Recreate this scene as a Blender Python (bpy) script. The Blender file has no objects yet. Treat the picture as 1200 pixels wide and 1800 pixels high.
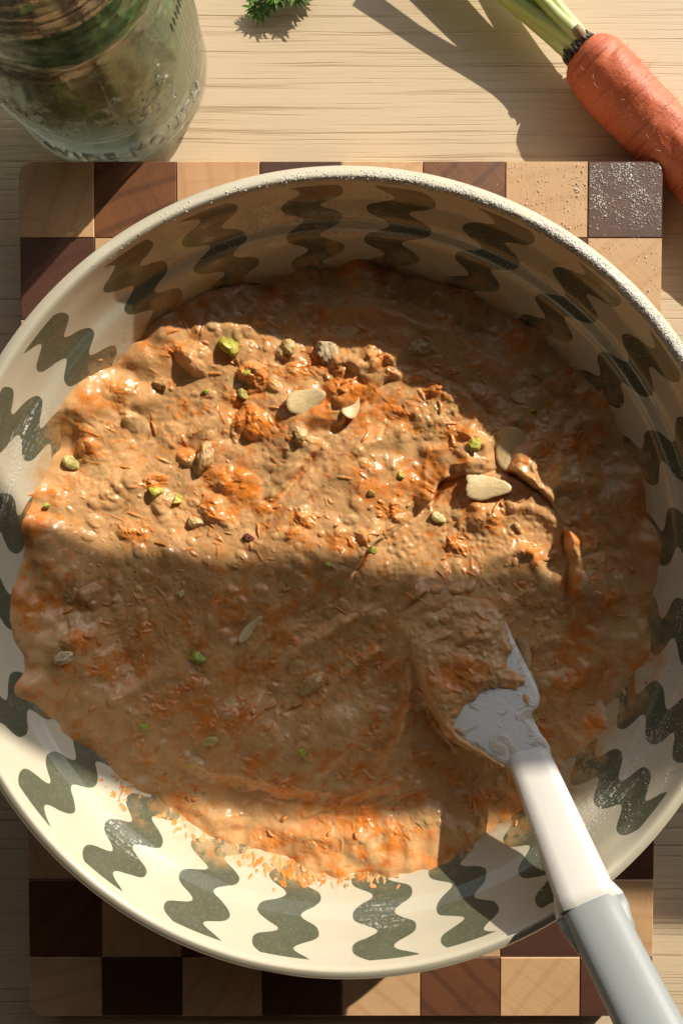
import bpy, math, random
import numpy as np
from mathutils import Vector, Matrix, noise as mnoise

random.seed(7)
rng = np.random.default_rng(11)
sc = bpy.context.scene
COL = sc.collection

# ------------------------------------------------------------------ camera
CAM = Vector((-0.0014, 0.0323, 0.366))
TILT = math.radians(-1.85)
FPX = 1352.0
cd = bpy.data.cameras.new('camera')
cam = bpy.data.objects.new('camera', cd)
COL.objects.link(cam)
cam.location = CAM
cam.rotation_euler = (TILT, 0, 0)
cd.sensor_fit = 'VERTICAL'
cd.sensor_height = 36.0
cd.lens = FPX / 1800.0 * 36.0
cd.clip_start = 0.01
cd.clip_end = 100.0
sc.camera = cam

# ------------------------------------------------------------------ light
EL = math.radians(32.3)
SXY = Vector((0.67, 0.742)).normalized()
SUN = Vector((SXY.x * math.cos(EL), SXY.y * math.cos(EL), math.sin(EL)))
w = bpy.data.worlds.new('World')
sc.world = w
w.use_nodes = True
nt = w.node_tree
bg = nt.nodes['Background']
sky = nt.nodes.new('ShaderNodeTexSky')
sky.sky_type = 'NISHITA'
sky.sun_disc = False
sky.sun_elevation = EL
sky.sun_rotation = math.atan2(SXY.x, SXY.y)
hs = nt.nodes.new('ShaderNodeHueSaturation')
hs.inputs['Saturation'].default_value = 0.25
nt.links.new(sky.outputs[0], hs.inputs['Color'])
nt.links.new(hs.outputs[0], bg.inputs[0])
bg.inputs[1].default_value = 0.135
sl = bpy.data.lights.new('sun', 'SUN')
sl.energy = 5.0
sl.angle = math.radians(0.53)
sl.color = (1.0, 0.90, 0.74)
so = bpy.data.objects.new('sun', sl)
COL.objects.link(so)
so.location = SUN * 3
so.rotation_euler = SUN.to_track_quat('Z', 'Y').to_euler()
sc.view_settings.view_transform = 'Standard'
sc.view_settings.look = 'None'
sc.view_settings.exposure = 0.0
sc.view_settings.gamma = 1.0
sc.cycles.sample_clamp_indirect = 8.0
sc.cycles.max_bounces = 12
sc.cycles.transmission_bounces = 12
sc.cycles.transparent_max_bounces = 12

# ------------------------------------------------------------------ helpers
_ct, _st = math.cos(TILT), math.sin(TILT)


def at(u, v, z):
    """point of the world at height z that stands at photo pixel (u, v); works on arrays"""
    dx = (u - 600.0) / FPX
    dy = -(v - 900.0) / FPX
    wy = dy * _ct + _st
    wz = dy * _st - _ct
    t = (z - CAM.z) / wz
    return CAM.x + t * dx, CAM.y + t * wy, z + 0 * t


def atv(u, v, z):
    x, y, zz = at(u, v, z)
    return Vector((x, y, zz))


def link(name, me, mat=None, parent=None):
    o = bpy.data.objects.new(name, me)
    COL.objects.link(o)
    if mat is not None and me is not None and not me.materials:
        me.materials.append(mat)
    if parent is not None:
        o.parent = parent
    return o


def pymesh(name, verts, faces, smooth=True):
    me = bpy.data.meshes.new(name)
    me.from_pydata([tuple(v) for v in verts], [], faces)
    if smooth:
        me.polygons.foreach_set('use_smooth', [True] * len(me.polygons))
    me.update()
    return me


def npmesh(name, V, F, col=None, smooth=True):
    """V (n,3), F (m,3 or 4)"""
    me = bpy.data.meshes.new(name)
    n, m, k = len(V), len(F), F.shape[1]
    me.vertices.add(n)
    me.vertices.foreach_set('co', np.ascontiguousarray(V, dtype=np.float32).ravel())
    me.loops.add(m * k)
    me.loops.foreach_set('vertex_index', np.ascontiguousarray(F, dtype=np.int32).ravel())
    me.polygons.add(m)
    me.polygons.foreach_set('loop_start', np.arange(0, m * k, k, dtype=np.int32))
    me.polygons.foreach_set('use_smooth', np.full(m, smooth))
    me.update(calc_edges=True)
    if col is not None:
        a = me.color_attributes.new('tint', 'FLOAT_COLOR', 'POINT')
        c = np.ones((n, 4), dtype=np.float32)
        c[:, :col.shape[1]] = col
        a.data.foreach_set('color', c.ravel())
    me.validate()
    return me


def tag(o, label=None, cat=None, group=None, kind=None):
    if label: o['label'] = label
    if cat: o['category'] = cat
    if group: o['group'] = group
    if kind: o['kind'] = kind
    return o


def empty(name, loc=(0, 0, 0)):
    o = bpy.data.objects.new(name, None)
    o.empty_display_size = 0.01
    o.location = loc
    COL.objects.link(o)
    return o


class N:
    """tiny node-tree writer"""
    def __init__(s, name):
        s.m = bpy.data.materials.new(name)
        s.m.use_nodes = True
        s.t = s.m.node_tree
        s.b = s.t.nodes['Principled BSDF']
        s.out = s.t.nodes['Material Output']

    def n(s, typ, **kw):
        q = s.t.nodes.new('ShaderNode' + typ)
        for k, v in kw.items():
            setattr(q, k, v)
        return q

    def put(s, sock, val):
        if val is None:
            return
        if hasattr(val, 'is_output') or isinstance(val, bpy.types.NodeSocket):
            s.t.links.new(val, sock)
        else:
            if isinstance(val, (tuple, list)) and len(val) == 3 and sock.type == 'RGBA':
                val = (*val, 1.0)
            sock.default_value = val

    def math(s, op, a, b=None, c=None, clamp=False):
        q = s.n('Math', operation=op, use_clamp=clamp)
        s.put(q.inputs[0], a)
        s.put(q.inputs[1], b)
        s.put(q.inputs[2], c)
        return q.outputs[0]

    def mix(s, f, a, b, mode='MIX'):
        q = s.n('Mix', data_type='RGBA', blend_type=mode)
        s.put(q.inputs[0], f)
        s.put(q.inputs[6], a)
        s.put(q.inputs[7], b)
        return q.outputs[2]

    def noise(s, vec=None, scale=5, detail=2, rough=0.5, dist=0.0, dims='3D'):
        q = s.n('TexNoise', noise_dimensions=dims)
        if vec is not None:
            s.put(q.inputs['Vector'], vec)
        s.put(q.inputs['Scale'], scale)
        s.put(q.inputs['Detail'], detail)
        s.put(q.inputs['Roughness'], rough)
        s.put(q.inputs['Distortion'], dist)
        return q.outputs['Fac']

    def mapping(s, vec, scale=(1, 1, 1), loc=(0, 0, 0), rot=(0, 0, 0)):
        q = s.n('Mapping')
        s.put(q.inputs['Vector'], vec)
        s.put(q.inputs['Location'], loc)
        s.put(q.inputs['Rotation'], rot)
        s.put(q.inputs['Scale'], scale)
        return q.outputs[0]

    def sstep(s, x, a, b, lo=0.0, hi=1.0):
        q = s.n('MapRange', interpolation_type='SMOOTHSTEP')
        s.put(q.inputs[0], x)
        s.put(q.inputs[1], a)
        s.put(q.inputs[2], b)
        s.put(q.inputs[3], lo)
        s.put(q.inputs[4], hi)
        return q.outputs[0]

    def ramp(s, f, stops):
        q = s.n('ValToRGB')
        e = q.color_ramp.elements
        while len(e) < len(stops):
            e.new(0.5)
        for el, (p, c) in zip(e, stops):
            el.position = p
            el.color = (*c, 1.0)
        s.put(q.inputs[0], f)
        return q.outputs[0]

    def coord(s, which='Object'):
        return s.n('TexCoord').outputs[which]

    def bump(s, h, dist=0.001, strength=1.0, normal=None):
        q = s.n('Bump')
        s.put(q.inputs['Height'], h)
        s.put(q.inputs['Distance'], dist)
        s.put(q.inputs['Strength'], strength)
        if normal is not None:
            s.put(q.inputs['Normal'], normal)
        return q.outputs[0]

    def bsdf(s, **kw):
        for k, v in kw.items():
            s.put(s.b.inputs[k.replace('_', ' ')], v)
        return s.m


# ------------------------------------------------------------------ materials
def mat_table():
    q = N('pale_ash_wood')
    g = q.coord('Object')
    warp = q.noise(q.mapping(g, (5, 9, 1)), 1.0, 3, 0.5)
    sep = q.n('SeparateXYZ'); q.put(sep.inputs[0], g)
    yy = q.math('ADD', sep.outputs[1], q.math('MULTIPLY', q.math('SUBTRACT', warp, 0.5), 0.006))
    cb = q.n('CombineXYZ'); q.put(cb.inputs[0], sep.outputs[0]); q.put(cb.inputs[1], yy); q.put(cb.inputs[2], sep.outputs[2])
    v = cb.outputs[0]
    lines = q.noise(q.mapping(v, (6, 360, 1)), 1.0, 2.5, 0.6)
    fine = q.noise(q.mapping(v, (14, 900, 1)), 1.0, 3, 0.65)
    pores = q.noise(q.mapping(v, (60, 1500, 1)), 1.0, 2, 0.6)
    broad = q.noise(q.mapping(v, (1.5, 22, 1)), 1.0, 2, 0.5)
    lines2 = q.noise(q.mapping(v, (9, 720, 1)), 1.0, 2, 0.6)
    lm = q.math('MAXIMUM', q.sstep(lines, 0.50, 0.66), q.math('MULTIPLY', q.sstep(lines2, 0.55, 0.70), 0.7))
    dash = q.math('MULTIPLY', lm, q.sstep(fine, 0.38, 0.62))
    c = q.mix(broad, (0.62, 0.48, 0.315), (0.72, 0.59, 0.41))
    c = q.mix(q.math('MULTIPLY', lm, 0.28), c, (0.47, 0.31, 0.165))
    c = q.mix(q.math('MULTIPLY', dash, 0.30), c, (0.29, 0.165, 0.075))
    c = q.mix(q.math('MULTIPLY', q.sstep(pores, 0.58, 0.75), 0.28), c, (0.38, 0.24, 0.12))
    c = q.mix(q.math('MULTIPLY', q.sstep(fine, 0.55, 0.35), 0.22), c, (0.74, 0.585, 0.40))
    h = q.math('SUBTRACT', q.math('MULTIPLY', fine, 0.3), q.math('MULTIPLY', dash, 0.8))
    return q.bsdf(Base_Color=c, Roughness=0.55, Normal=q.bump(h, 0.00035, 0.7))


def mat_block(name, stops, ringc, ringf):
    q = N(name)
    oi = q.n('ObjectInfo')
    rnd = oi.outputs['Random']
    off = q.n('CombineXYZ')
    q.put(off.inputs[0], q.math('MULTIPLY', rnd, 7.3)); q.put(off.inputs[1], q.math('MULTIPLY', rnd, 13.7)); q.put(off.inputs[2], q.math('MULTIPLY', rnd, 3.1))
    rot = q.n('CombineXYZ'); q.put(rot.inputs[2], q.math('MULTIPLY', q.math('FRACT', q.math('MULTIPLY', rnd, 17.0)), 6.28))
    mp = q.n('Mapping')
    q.put(mp.inputs['Vector'], q.coord('Object')); q.put(mp.inputs['Location'], off.outputs[0]); q.put(mp.inputs['Rotation'], rot.outputs[0])
    v = mp.outputs[0]
    wv = q.n('TexWave', wave_type='BANDS', bands_direction='X')
    q.put(wv.inputs['Vector'], v); q.put(wv.inputs['Scale'], 26.0); q.put(wv.inputs['Distortion'], 4.0)
    q.put(wv.inputs['Detail'], 2.0); q.put(wv.inputs['Detail Scale'], 0.6)
    ring = q.sstep(wv.outputs['Fac'], 0.75, 1.0)
    cloud = q.noise(v, 45, 4, 0.6)
    streak = q.noise(q.mapping(v, (40, 420, 200)), 1.0, 3, 0.6)
    grit = q.noise(v, 1500, 2, 0.6)
    c = q.ramp(q.math('FRACT', q.math('MULTIPLY', rnd, 5.31)), stops)
    c = q.mix(q.math('MULTIPLY', q.sstep(cloud, 0.35, 0.75), 0.45), c, ringc)
    c = q.mix(q.math('MULTIPLY', ring, ringf), c, ringc)
    c = q.mix(q.math('MULTIPLY', q.sstep(streak, 0.5, 0.75), 0.3), c, ringc)
    c = q.mix(q.math('MULTIPLY', q.sstep(grit, 0.55, 0.8), 0.35), c, ringc)
    h = q.math('ADD', q.math('MULTIPLY', grit, 0.5), streak)
    return q.bsdf(Base_Color=c, Roughness=0.5, Normal=q.bump(h, 0.00018, 0.6))


def mat_bowl():
    """cream glaze with hand painted wavy sage ribbons; UV x = turn from photo-bottom, y = metres down the inside"""
    q = N('cream_glaze')
    uv = q.coord('UV')
    sp = q.n('SeparateXYZ'); q.put(sp.inputs[0], uv)
    deg = q.math('MULTIPLY', sp.outputs[0], 360.0)
    v = q.math('MULTIPLY', sp.outputs[1], 1000.0)                       # mm down the wall, 0 at the inner lip
    obj = q.coord('Object')
    wob = q.math('MULTIPLY', q.math('SUBTRACT', q.noise(obj, 60, 2), 0.5), 3.2)
    n = q.math('DIVIDE', q.math('ADD', deg, 7.5 - 5.8 + 15.0), 15.0)
    idx = q.math('FLOOR', n)
    wn = q.n('TexWhiteNoise', noise_dimensions='1D'); q.put(wn.inputs['W'], idx)
    jit = q.math('MULTIPLY', q.math('SUBTRACT', wn.outputs['Value'], 0.5), 1.8)
    f = q.math('MULTIPLY', q.math('SUBTRACT', q.math('FRACT', n), 0.5), 15.0)
    f = q.math('ADD', f, q.math('ADD', jit, wob))
    vj = q.math('ADD', v, q.math('MULTIPLY', wn.outputs['Value'], 3.0))

    ang = q.math('MULTIPLY', q.math('SUBTRACT', vj, 14.5), 2 * math.pi / 14.0)
    c1 = q.math('MULTIPLY', q.math('COSINE', ang), 1.85)
    c2 = q.math('MULTIPLY', q.math('COSINE', q.math('MULTIPLY', ang, 2.0)), 0.32)
    edge_r = q.math('ADD', 3.55, q.math('SUBTRACT', c1, c2))
    edge_l = q.math('SUBTRACT', 3.55, q.math('ADD', c1, c2))
    inr = q.math('SUBTRACT', edge_r, f)
    inl = q.math('ADD', edge_l, f)
    d = q.math('MINIMUM', inr, inl)
    d = q.math('MINIMUM', d, q.math('MULTIPLY', q.math('SUBTRACT', v, 2.4), 0.8))
    stripe = q.sstep(d, -0.10, 0.10)
    mottled = q.noise(obj, 90, 4, 0.6)
    fine = q.noise(obj, 900, 2, 0.6)
    sage = q.mix(mottled, (0.088, 0.094, 0.060), (0.145, 0.152, 0.098))
    sage = q.mix(q.math('MULTIPLY', q.sstep(fine, 0.45, 0.8), 0.25), sage, (0.30, 0.30, 0.21))
    cream = q.mix(mottled, (0.60, 0.55, 0.425), (0.655, 0.605, 0.475))
    c = q.mix(stripe, cream, sage)
    # batter film wiped on the wall above the batter line
    fn = q.noise(obj, 38, 5, 0.62)
    film = q.math('MULTIPLY', q.sstep(q.math('ADD', v, q.math('MULTIPLY', q.math('SUBTRACT', fn, 0.5), 44.0)), 27.0, 40.0), 0.68)
    fc = q.mix(q.sstep(q.noise(obj, 120, 3, 0.6), 0.42, 0.62), (0.60, 0.42, 0.20), (0.62, 0.27, 0.06))
    c = q.mix(q.math('MULTIPLY', film, q.sstep(q.noise(obj, 160, 4, 0.7), 0.36, 0.54)), c, fc)
    # dry flour wiped along the ring, mostly caught where the wall bends
    st = q.n('CombineXYZ')
    q.put(st.inputs[0], q.math('MULTIPLY', deg, 0.10)); q.put(st.inputs[1], q.math('MULTIPLY', v, 0.9))
    streak = q.noise(st.outputs[0], 1.0, 4, 0.7)
    band = q.math('MULTIPLY', q.sstep(v, 13.0, 18.0), q.sstep(v, 31.0, 22.0))
    patch = q.sstep(q.noise(q.mapping(obj, (14, 14, 1)), 1.0, 2, 0.5), 0.46, 0.60)
    grain = q.sstep(q.noise(obj, 700, 2, 0.7), 0.42, 0.60)
    fl = q.math('MULTIPLY', q.math('MULTIPLY', band, patch), q.math('MULTIPLY', q.sstep(streak, 0.47, 0.66), grain))
    # lighter where nothing is painted, plain cream shows it less anyway
    c = q.mix(q.math('MULTIPLY', fl, 0.95), c, (0.80, 0.78, 0.74))
    rough = q.math('ADD', 0.16, q.math('MULTIPLY', q.math('MAXIMUM', fl, film), 0.45))
    h = q.math('ADD', q.math('MULTIPLY', fl, 0.6), q.math('MULTIPLY', film, q.math('MULTIPLY', fn, 1.5)))
    return q.bsdf(Base_Color=c, Roughness=rough, Coat_Weight=0.3, Coat_Roughness=0.08, Normal=q.bump(h, 0.0006, 0.6))


def mat_batter():
    q = N('carrot_batter')
    a = q.n('VertexColor', layer_name='tint')
    g = q.coord('Object')
    n1 = q.noise(g, 420, 4, 0.65)
    n2 = q.noise(g, 1400, 3, 0.6)
    sp = q.sstep(q.noise(g, 1050, 1, 0.4), 0.735, 0.775)
    c = q.mix(0.55, a.outputs[0], q.mix(n1, (0.78, 0.76, 0.74), (1.2, 1.2, 1.2)), 'MULTIPLY')
    c = q.mix(q.math('MULTIPLY', sp, 0.75), c, (0.05, 0.022, 0.012))
    h = q.math('ADD', n1, q.math('MULTIPLY', n2, 0.45))
    r = q.math('ADD', 0.10, q.math('MULTIPLY', n1, 0.26))
    q.b.subsurface_method = 'RANDOM_WALK'
    return q.bsdf(Base_Color=c, Roughness=r, IOR=1.42, Subsurface_Weight=0.2, Subsurface_Radius=(1.0, 0.45, 0.18),
                  Subsurface_Scale=0.0016, Coat_Weight=0.3, Coat_Roughness=0.07, Normal=q.bump(h, 0.0002, 0.65))


def mat_tint(name, rough=0.4, bump_scale=900, bd=0.0002, sss=0.0):
    q = N(name)
    a = q.n('VertexColor', layer_name='tint')
    g = q.coord('Object')
    n1 = q.noise(g, bump_scale, 3, 0.6)
    c = q.mix(0.5, a.outputs[0], q.mix(n1, (0.7, 0.7, 0.7), (1.25, 1.25, 1.25)), 'MULTIPLY')
    return q.bsdf(Base_Color=c, Roughness=rough, Subsurface_Weight=sss, Subsurface_Radius=(1, 0.6, 0.3), Subsurface_Scale=0.001,
                  Normal=q.bump(n1, bd, 0.8))


def mat_plain(name, col, rough=0.4, sc_=600, amt=0.06, bd=0.00005, **kw):
    q = N(name)
    n1 = q.noise(q.coord('Object'), sc_, 3, 0.6)
    n0 = q.noise(q.coord('Object'), 60, 3, 0.6)
    c = q.mix(n0, tuple(x * (1 - amt) for x in col), tuple(min(1, x * (1 + amt)) for x in col))
    return q.bsdf(Base_Color=c, Roughness=rough, Normal=q.bump(n1, bd, 0.7), **kw)


def mat_carrot():
    q = N('carrot_skin')
    g = q.coord('Object')
    n0 = q.noise(g, 70, 4, 0.6)
    rings = q.noise(q.mapping(g, (420, 40, 40)), 1.0, 3, 0.6)
    dust = q.noise(g, 600, 3, 0.65)
    c = q.mix(n0, (0.60, 0.115, 0.042), (0.76, 0.20, 0.085))
    c = q.mix(q.math('MULTIPLY', q.sstep(rings, 0.55, 0.72), 0.6), c, (0.30, 0.045, 0.015))
    c = q.mix(q.math('MULTIPLY', q.sstep(dust, 0.52, 0.75), 0.28), c, (0.72, 0.42, 0.30))
    h = q.math('SUBTRACT', q.math('MULTIPLY', dust, 0.35), rings)
    return q.bsdf(Base_Color=c, Roughness=0.5, Subsurface_Weight=0.1, Subsurface_Radius=(1, 0.3, 0.1), Subsurface_Scale=0.002,
                  Normal=q.bump(h, 0.0009, 0.8))


def mat_glass(name, tint, ior=1.47, rough=0.0, bs=70, bd=0.0003):
    q = N(name)
    n1 = q.noise(q.coord('Object'), bs, 2, 0.5)
    return q.bsdf(Base_Color=tint, Roughness=rough, IOR=ior, Transmission_Weight=1.0, Normal=q.bump(n1, bd, 0.6))


M_TABLE = mat_table()
M_LIGHT = mat_block('maple_block', [(0.0, (0.60, 0.375, 0.195)), (0.5, (0.68, 0.435, 0.235)), (1.0, (0.64, 0.36, 0.19))], (0.48, 0.26, 0.12), 0.35)
M_DARK = mat_block('walnut_block', [(0.0, (0.085, 0.036, 0.024)), (0.5, (0.125, 0.050, 0.028)), (1.0, (0.23, 0.092, 0.034))], (0.075, 0.030, 0.020), 0.5)
M_BOWL = mat_bowl()
M_BATTER = mat_batter()
M_FLOUR = mat_plain('white_flour', (0.80, 0.78, 0.74), 0.9)
M_WHITE = mat_plain('white_plastic', (0.74, 0.72, 0.68), 0.33, 300, 0.03, 0.00012)
M_SILI = mat_plain('white_silicone', (0.66, 0.68, 0.69), 0.35, 500, 0.05, 0.00008)
def mat_head():
    q = N('white_silicone_with_film')
    g = q.coord('Object')
    n0 = q.noise(g, 130, 4, 0.6, 0.6); n1 = q.noise(g, 600, 3, 0.6)
    f = q.math('MULTIPLY', q.sstep(n0, 0.50, 0.62), 0.55)
    c = q.mix(f, (0.85, 0.845, 0.82), (0.66, 0.47, 0.27))
    return q.bsdf(Base_Color=c, Roughness=0.35, Normal=q.bump(q.math('ADD', q.math('MULTIPLY', f, 2.0), q.math('MULTIPLY', n1, 0.3)), 0.0003, 0.7))


M_HEAD = mat_head()
M_GREY = mat_plain('grey_soft_grip', (0.33, 0.36, 0.375), 0.42, 2600, 0.04, 0.00010)
M_NUT = mat_tint('nut_flesh', 0.42, 900, 0.0002, 0.1)
M_LEAF = mat_tint('green_leaf', 0.45, 700, 0.0002)
M_CARROT = mat_carrot()
M_GLASS = mat_glass('jar_glass', (0.93, 0.96, 0.93), bd=0.0002)
_t = M_GLASS.node_tree
_tr = _t.nodes.new('ShaderNodeBsdfTransparent'); _tr.inputs[0].default_value = (0.95, 0.97, 0.94, 1)
_mx = _t.nodes.new('ShaderNodeMixShader'); _mx.inputs[0].default_value = 0.6
_t.links.new(_tr.outputs[0], _mx.inputs[1]); _t.links.new(_t.nodes['Principled BSDF'].outputs[0], _mx.inputs[2])
_t.links.new(_mx.outputs[0], _t.nodes['Material Output'].inputs[0])
M_WATER = mat_glass('jar_water', (0.84, 0.90, 0.74), 1.333, 0.0, 20, 0.0001)
M_WALL = mat_plain('plaster', (0.34, 0.30, 0.25), 0.9)
_t = M_WATER.node_tree
_tr = _t.nodes.new('ShaderNodeBsdfTransparent'); _tr.inputs[0].default_value = (0.93, 0.96, 0.88, 1)
_mx = _t.nodes.new('ShaderNodeMixShader'); _mx.inputs[0].default_value = 0.4
_t.links.new(_tr.outputs[0], _mx.inputs[1]); _t.links.new(_t.nodes['Principled BSDF'].outputs[0], _mx.inputs[2])
_t.links.new(_mx.outputs[0], _t.nodes['Material Output'].inputs[0])
M_FRAME = mat_plain('painted_window_wood', (0.75, 0.74, 0.70), 0.5)

# ------------------------------------------------------------------ noise on grids
def vnoise(U, V, cell, seed):
    r = np.random.default_rng(seed)
    u = (U + 300.0) / cell
    v = (V + 300.0) / cell
    iu = np.floor(u).astype(int); iv = np.floor(v).astype(int)
    g = r.random((iv.max() + 3, iu.max() + 3)).astype(np.float32)
    fu = u - iu; fv = v - iv
    fu = fu * fu * fu * (fu * (fu * 6 - 15) + 10); fv = fv * fv * fv * (fv * (fv * 6 - 15) + 10)
    a = g[iv, iu] * (1 - fu) + g[iv, iu + 1] * fu
    b = g[iv + 1, iu] * (1 - fu) + g[iv + 1, iu + 1] * fu
    return a * (1 - fv) + b * fv - 0.5


def fbm(U, V, cell, seed, octs=3, gain=0.5):
    s = 0; a = 1.0
    for i in range(octs):
        s = s + a * vnoise(U, V, cell / 2 ** i, seed + i * 17)
        a *= gain
    return s


def polydist(U, V, pts):
    """distance to a polyline, side (+1 left of travel as seen in the photo), share along it"""
    best = np.full(U.shape, 1e9, np.float32); side = np.zeros_like(best); tt = np.zeros_like(best)
    L = [0.0]
    for a, b in zip(pts[:-1], pts[1:]):
        L.append(L[-1] + math.hypot(b[0] - a[0], b[1] - a[1]))
    for k, (a, b) in enumerate(zip(pts[:-1], pts[1:])):
        dx, dy = b[0] - a[0], b[1] - a[1]
        l2 = dx * dx + dy * dy
        t = np.clip(((U - a[0]) * dx + (V - a[1]) * dy) / l2, 0, 1)
        d = np.hypot(U - a[0] - t * dx, V - a[1] - t * dy)
        s = np.sign((U - a[0]) * dy - (V - a[1]) * dx)
        m = d < best
        best = np.where(m, d, best); side = np.where(m, s, side)
        tt = np.where(m, (L[k] + t * math.sqrt(l2)) / L[-1], tt)
    return best, side, tt


def catmull(pts, k=6):
    P = [np.array(p, float) for p in pts]
    P = [2 * P[0] - P[1]] + P + [2 * P[-1] - P[-2]]
    out = []
    for i in range(1, len(P) - 2):
        for j in range(k):
            t = j / k
            out.append(0.5 * ((2 * P[i]) + (-P[i - 1] + P[i + 1]) * t + (2 * P[i - 1] - 5 * P[i] + 4 * P[i + 1] - P[i + 2]) * t * t
                              + (-P[i - 1] + 3 * P[i] - 3 * P[i + 1] + P[i + 2]) * t ** 3))
    out.append(P[-2])
    return out


# ------------------------------------------------------------------ table and window
tb = 0.6
me = pymesh('table', [(-tb, -tb, 0), (tb, -tb, 0), (tb, 0.38, 0), (-tb, 0.38, 0), (-tb, -tb, -0.03), (tb, -tb, -0.03), (tb, 0.38, -0.03), (-tb, 0.38, -0.03)],
            [(0, 1, 2, 3), (4, 7, 6, 5), (0, 4, 5, 1), (1, 5, 6, 2), (2, 6, 7, 3), (3, 7, 4, 0)], False)
tag(link('table', me, M_TABLE), 'pale ash wood tabletop with fine brown grain lines', None, None, 'structure')


def boxmesh(name, c, s):
    x, y, z = [q / 2 for q in s]
    return pymesh(name, [(c[0] + i * x, c[1] + j * y, c[2] + k * z) for k in (-1, 1) for i, j in ((-1, -1), (1, -1), (1, 1), (-1, 1))],
                  [(3, 2, 1, 0), (4, 5, 6, 7), (0, 1, 5, 4), (1, 2, 6, 5), (2, 3, 7, 6), (3, 0, 4, 7)], False)


# the sun comes through a window whose glazing bar throws the soft band over the bowl
bc = Vector((0, -0.0495, 0.060)) + SUN * 0.80
WA = math.atan(-0.045)
win = empty('window', (bc.x, bc.y, 0.0))
win.rotation_euler = (0, 0, WA)
link('glazing_bar', boxmesh('glazing_bar', (0, 0, bc.z), (1.7, 0.030, 0.059)), M_FRAME, win)
for sx in (-1, 1):
    link('stile', boxmesh('stile', (sx * 0.885, 0, 0.46), (0.07, 0.06, 0.90)), M_FRAME, win)
link('rail', boxmesh('rail', (0, 0, 0.945), (1.84, 0.06, 0.07)), M_FRAME, win)
link('sill', boxmesh('sill', (0, 0.01, -0.02), (1.9, 0.14, 0.03)), M_FRAME, win)
tag(win, 'painted wooden window whose glazing bar shades the bowl', 'window')
# unseen walls and slab overhead, added to keep the fill light low
def added_shell(name, c, sz):
    o = link(name, boxmesh(name, c, sz), M_WALL)
    o.location = (bc.x, bc.y, 0); o.rotation_euler = (0, 0, WA)
    tag(o, None, None, None, 'structure')
added_shell('wall', (-1.72, 0.03, 0.55), (1.6, 0.12, 2.3)); added_shell('wall', (1.72, 0.03, 0.55), (1.6, 0.12, 2.3))
added_shell('wall', (0, 0.03, 1.345), (1.84, 0.12, 0.71)); added_shell('wall', (0, 0.03, -0.33), (1.84, 0.12, 0.58))
added_shell('wall', (-2.46, -1.5, 0.55), (0.12, 2.9, 2.3)); added_shell('wall', (2.46, -1.5, 0.55), (0.12, 2.9, 2.3)); added_shell('wall', (0, -3.0, 0.55), (4.9, 0.12, 2.3))
added_shell('added_ceiling', (0, -1.45, 1.76), (5.1, 3.2, 0.10))

# ------------------------------------------------------------------ cutting board
ZT = 0.020
board = empty('cutting_board', (0, 0, 0))
tag(board, 'checkered end grain cutting board of maple and walnut under the bowl', 'cutting board')
cx = [at(p, 300, ZT)[0] for p in (33, 165, 310, 456, 600, 743, 888, 1033, 1165)]
ya = [at(600, p, ZT)[1] for p in (283, 418)]
yb = [at(600, p, ZT)[1] for p in (1683, 1787)]
cy = [ya[0]] + [ya[1] + (yb[0] - ya[1]) * i / 9 for i in range(10)] + [yb[1]]


def prism(name, outl, z0, z1, ch):
    n = len(outl)
    cxm = sum(p[0] for p in outl) / n; cym = sum(p[1] for p in outl) / n
    V = [(x, y, z0) for x, y in outl] + [(x, y, z1 - ch) for x, y in outl]
    ins = []
    for i in range(n):
        a, b, c = outl[i - 1], outl[i], outl[(i + 1) % n]
        e1 = Vector((b[0] - a[0], b[1] - a[1])).normalized(); e2 = Vector((c[0] - b[0], c[1] - b[1])).normalized()
        n1 = Vector((-e1.y, e1.x)); n2 = Vector((-e2.y, e2.x))
        m = (n1 + n2); m = m / max(0.3, m.dot(n1))
        ins.append((b[0] + m.x * ch, b[1] + m.y * ch, z1))
    V += ins
    F = [tuple(range(n - 1, -1, -1)), tuple(range(2 * n, 3 * n))]
    for i in range(n):
        j = (i + 1) % n
        F.append((i, j, n + j, n + i)); F.append((n + i, n + j, 2 * n + j, 2 * n + i))
    return pymesh(name, V, F, False)


shapes = {}
GAP = 0.00012
for r in range(11):
    for c in range(8):
        wx = cx[c + 1] - cx[c]; hy = cy[r] - cy[r + 1]
        corner = (r in (0, 10)) and (c in (0, 7))
        key = (round(wx, 4), round(hy, 4), (r, c) if corner else 0)
        if key not in shapes:
            a, b = wx / 2 - GAP, hy / 2 - GAP
            pts = []
            for sx, sy, a0 in ((1, 1, 0), (-1, 1, 90), (-1, -1, 180), (1, -1, 270)):
                out = corner and (sx > 0) == (c == 7) and (sy > 0) == (r == 0)
                if out:
                    R = 0.0062
                    for k in range(9):
                        t = math.radians(a0 + 90 * k / 8)
                        pts.append((sx * (a - R) + R * math.cos(t), sy * (b - R) + R * math.sin(t)))
                else:
                    pts.append((sx * a, sy * b))
            mm = [prism('wood_block', pts, -ZT + 0.001, 0, 0.00035) for _ in range(2)]
            mm[0].materials.append(M_LIGHT); mm[1].materials.append(M_DARK)
            shapes[key] = mm
        o = link('wood_block', shapes[key][(r + c) % 2], None, board)
        o.location = ((cx[c] + cx[c + 1]) / 2, (cy[r] + cy[r + 1]) / 2, ZT + random.uniform(-0.00012, 0.00012))

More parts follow.
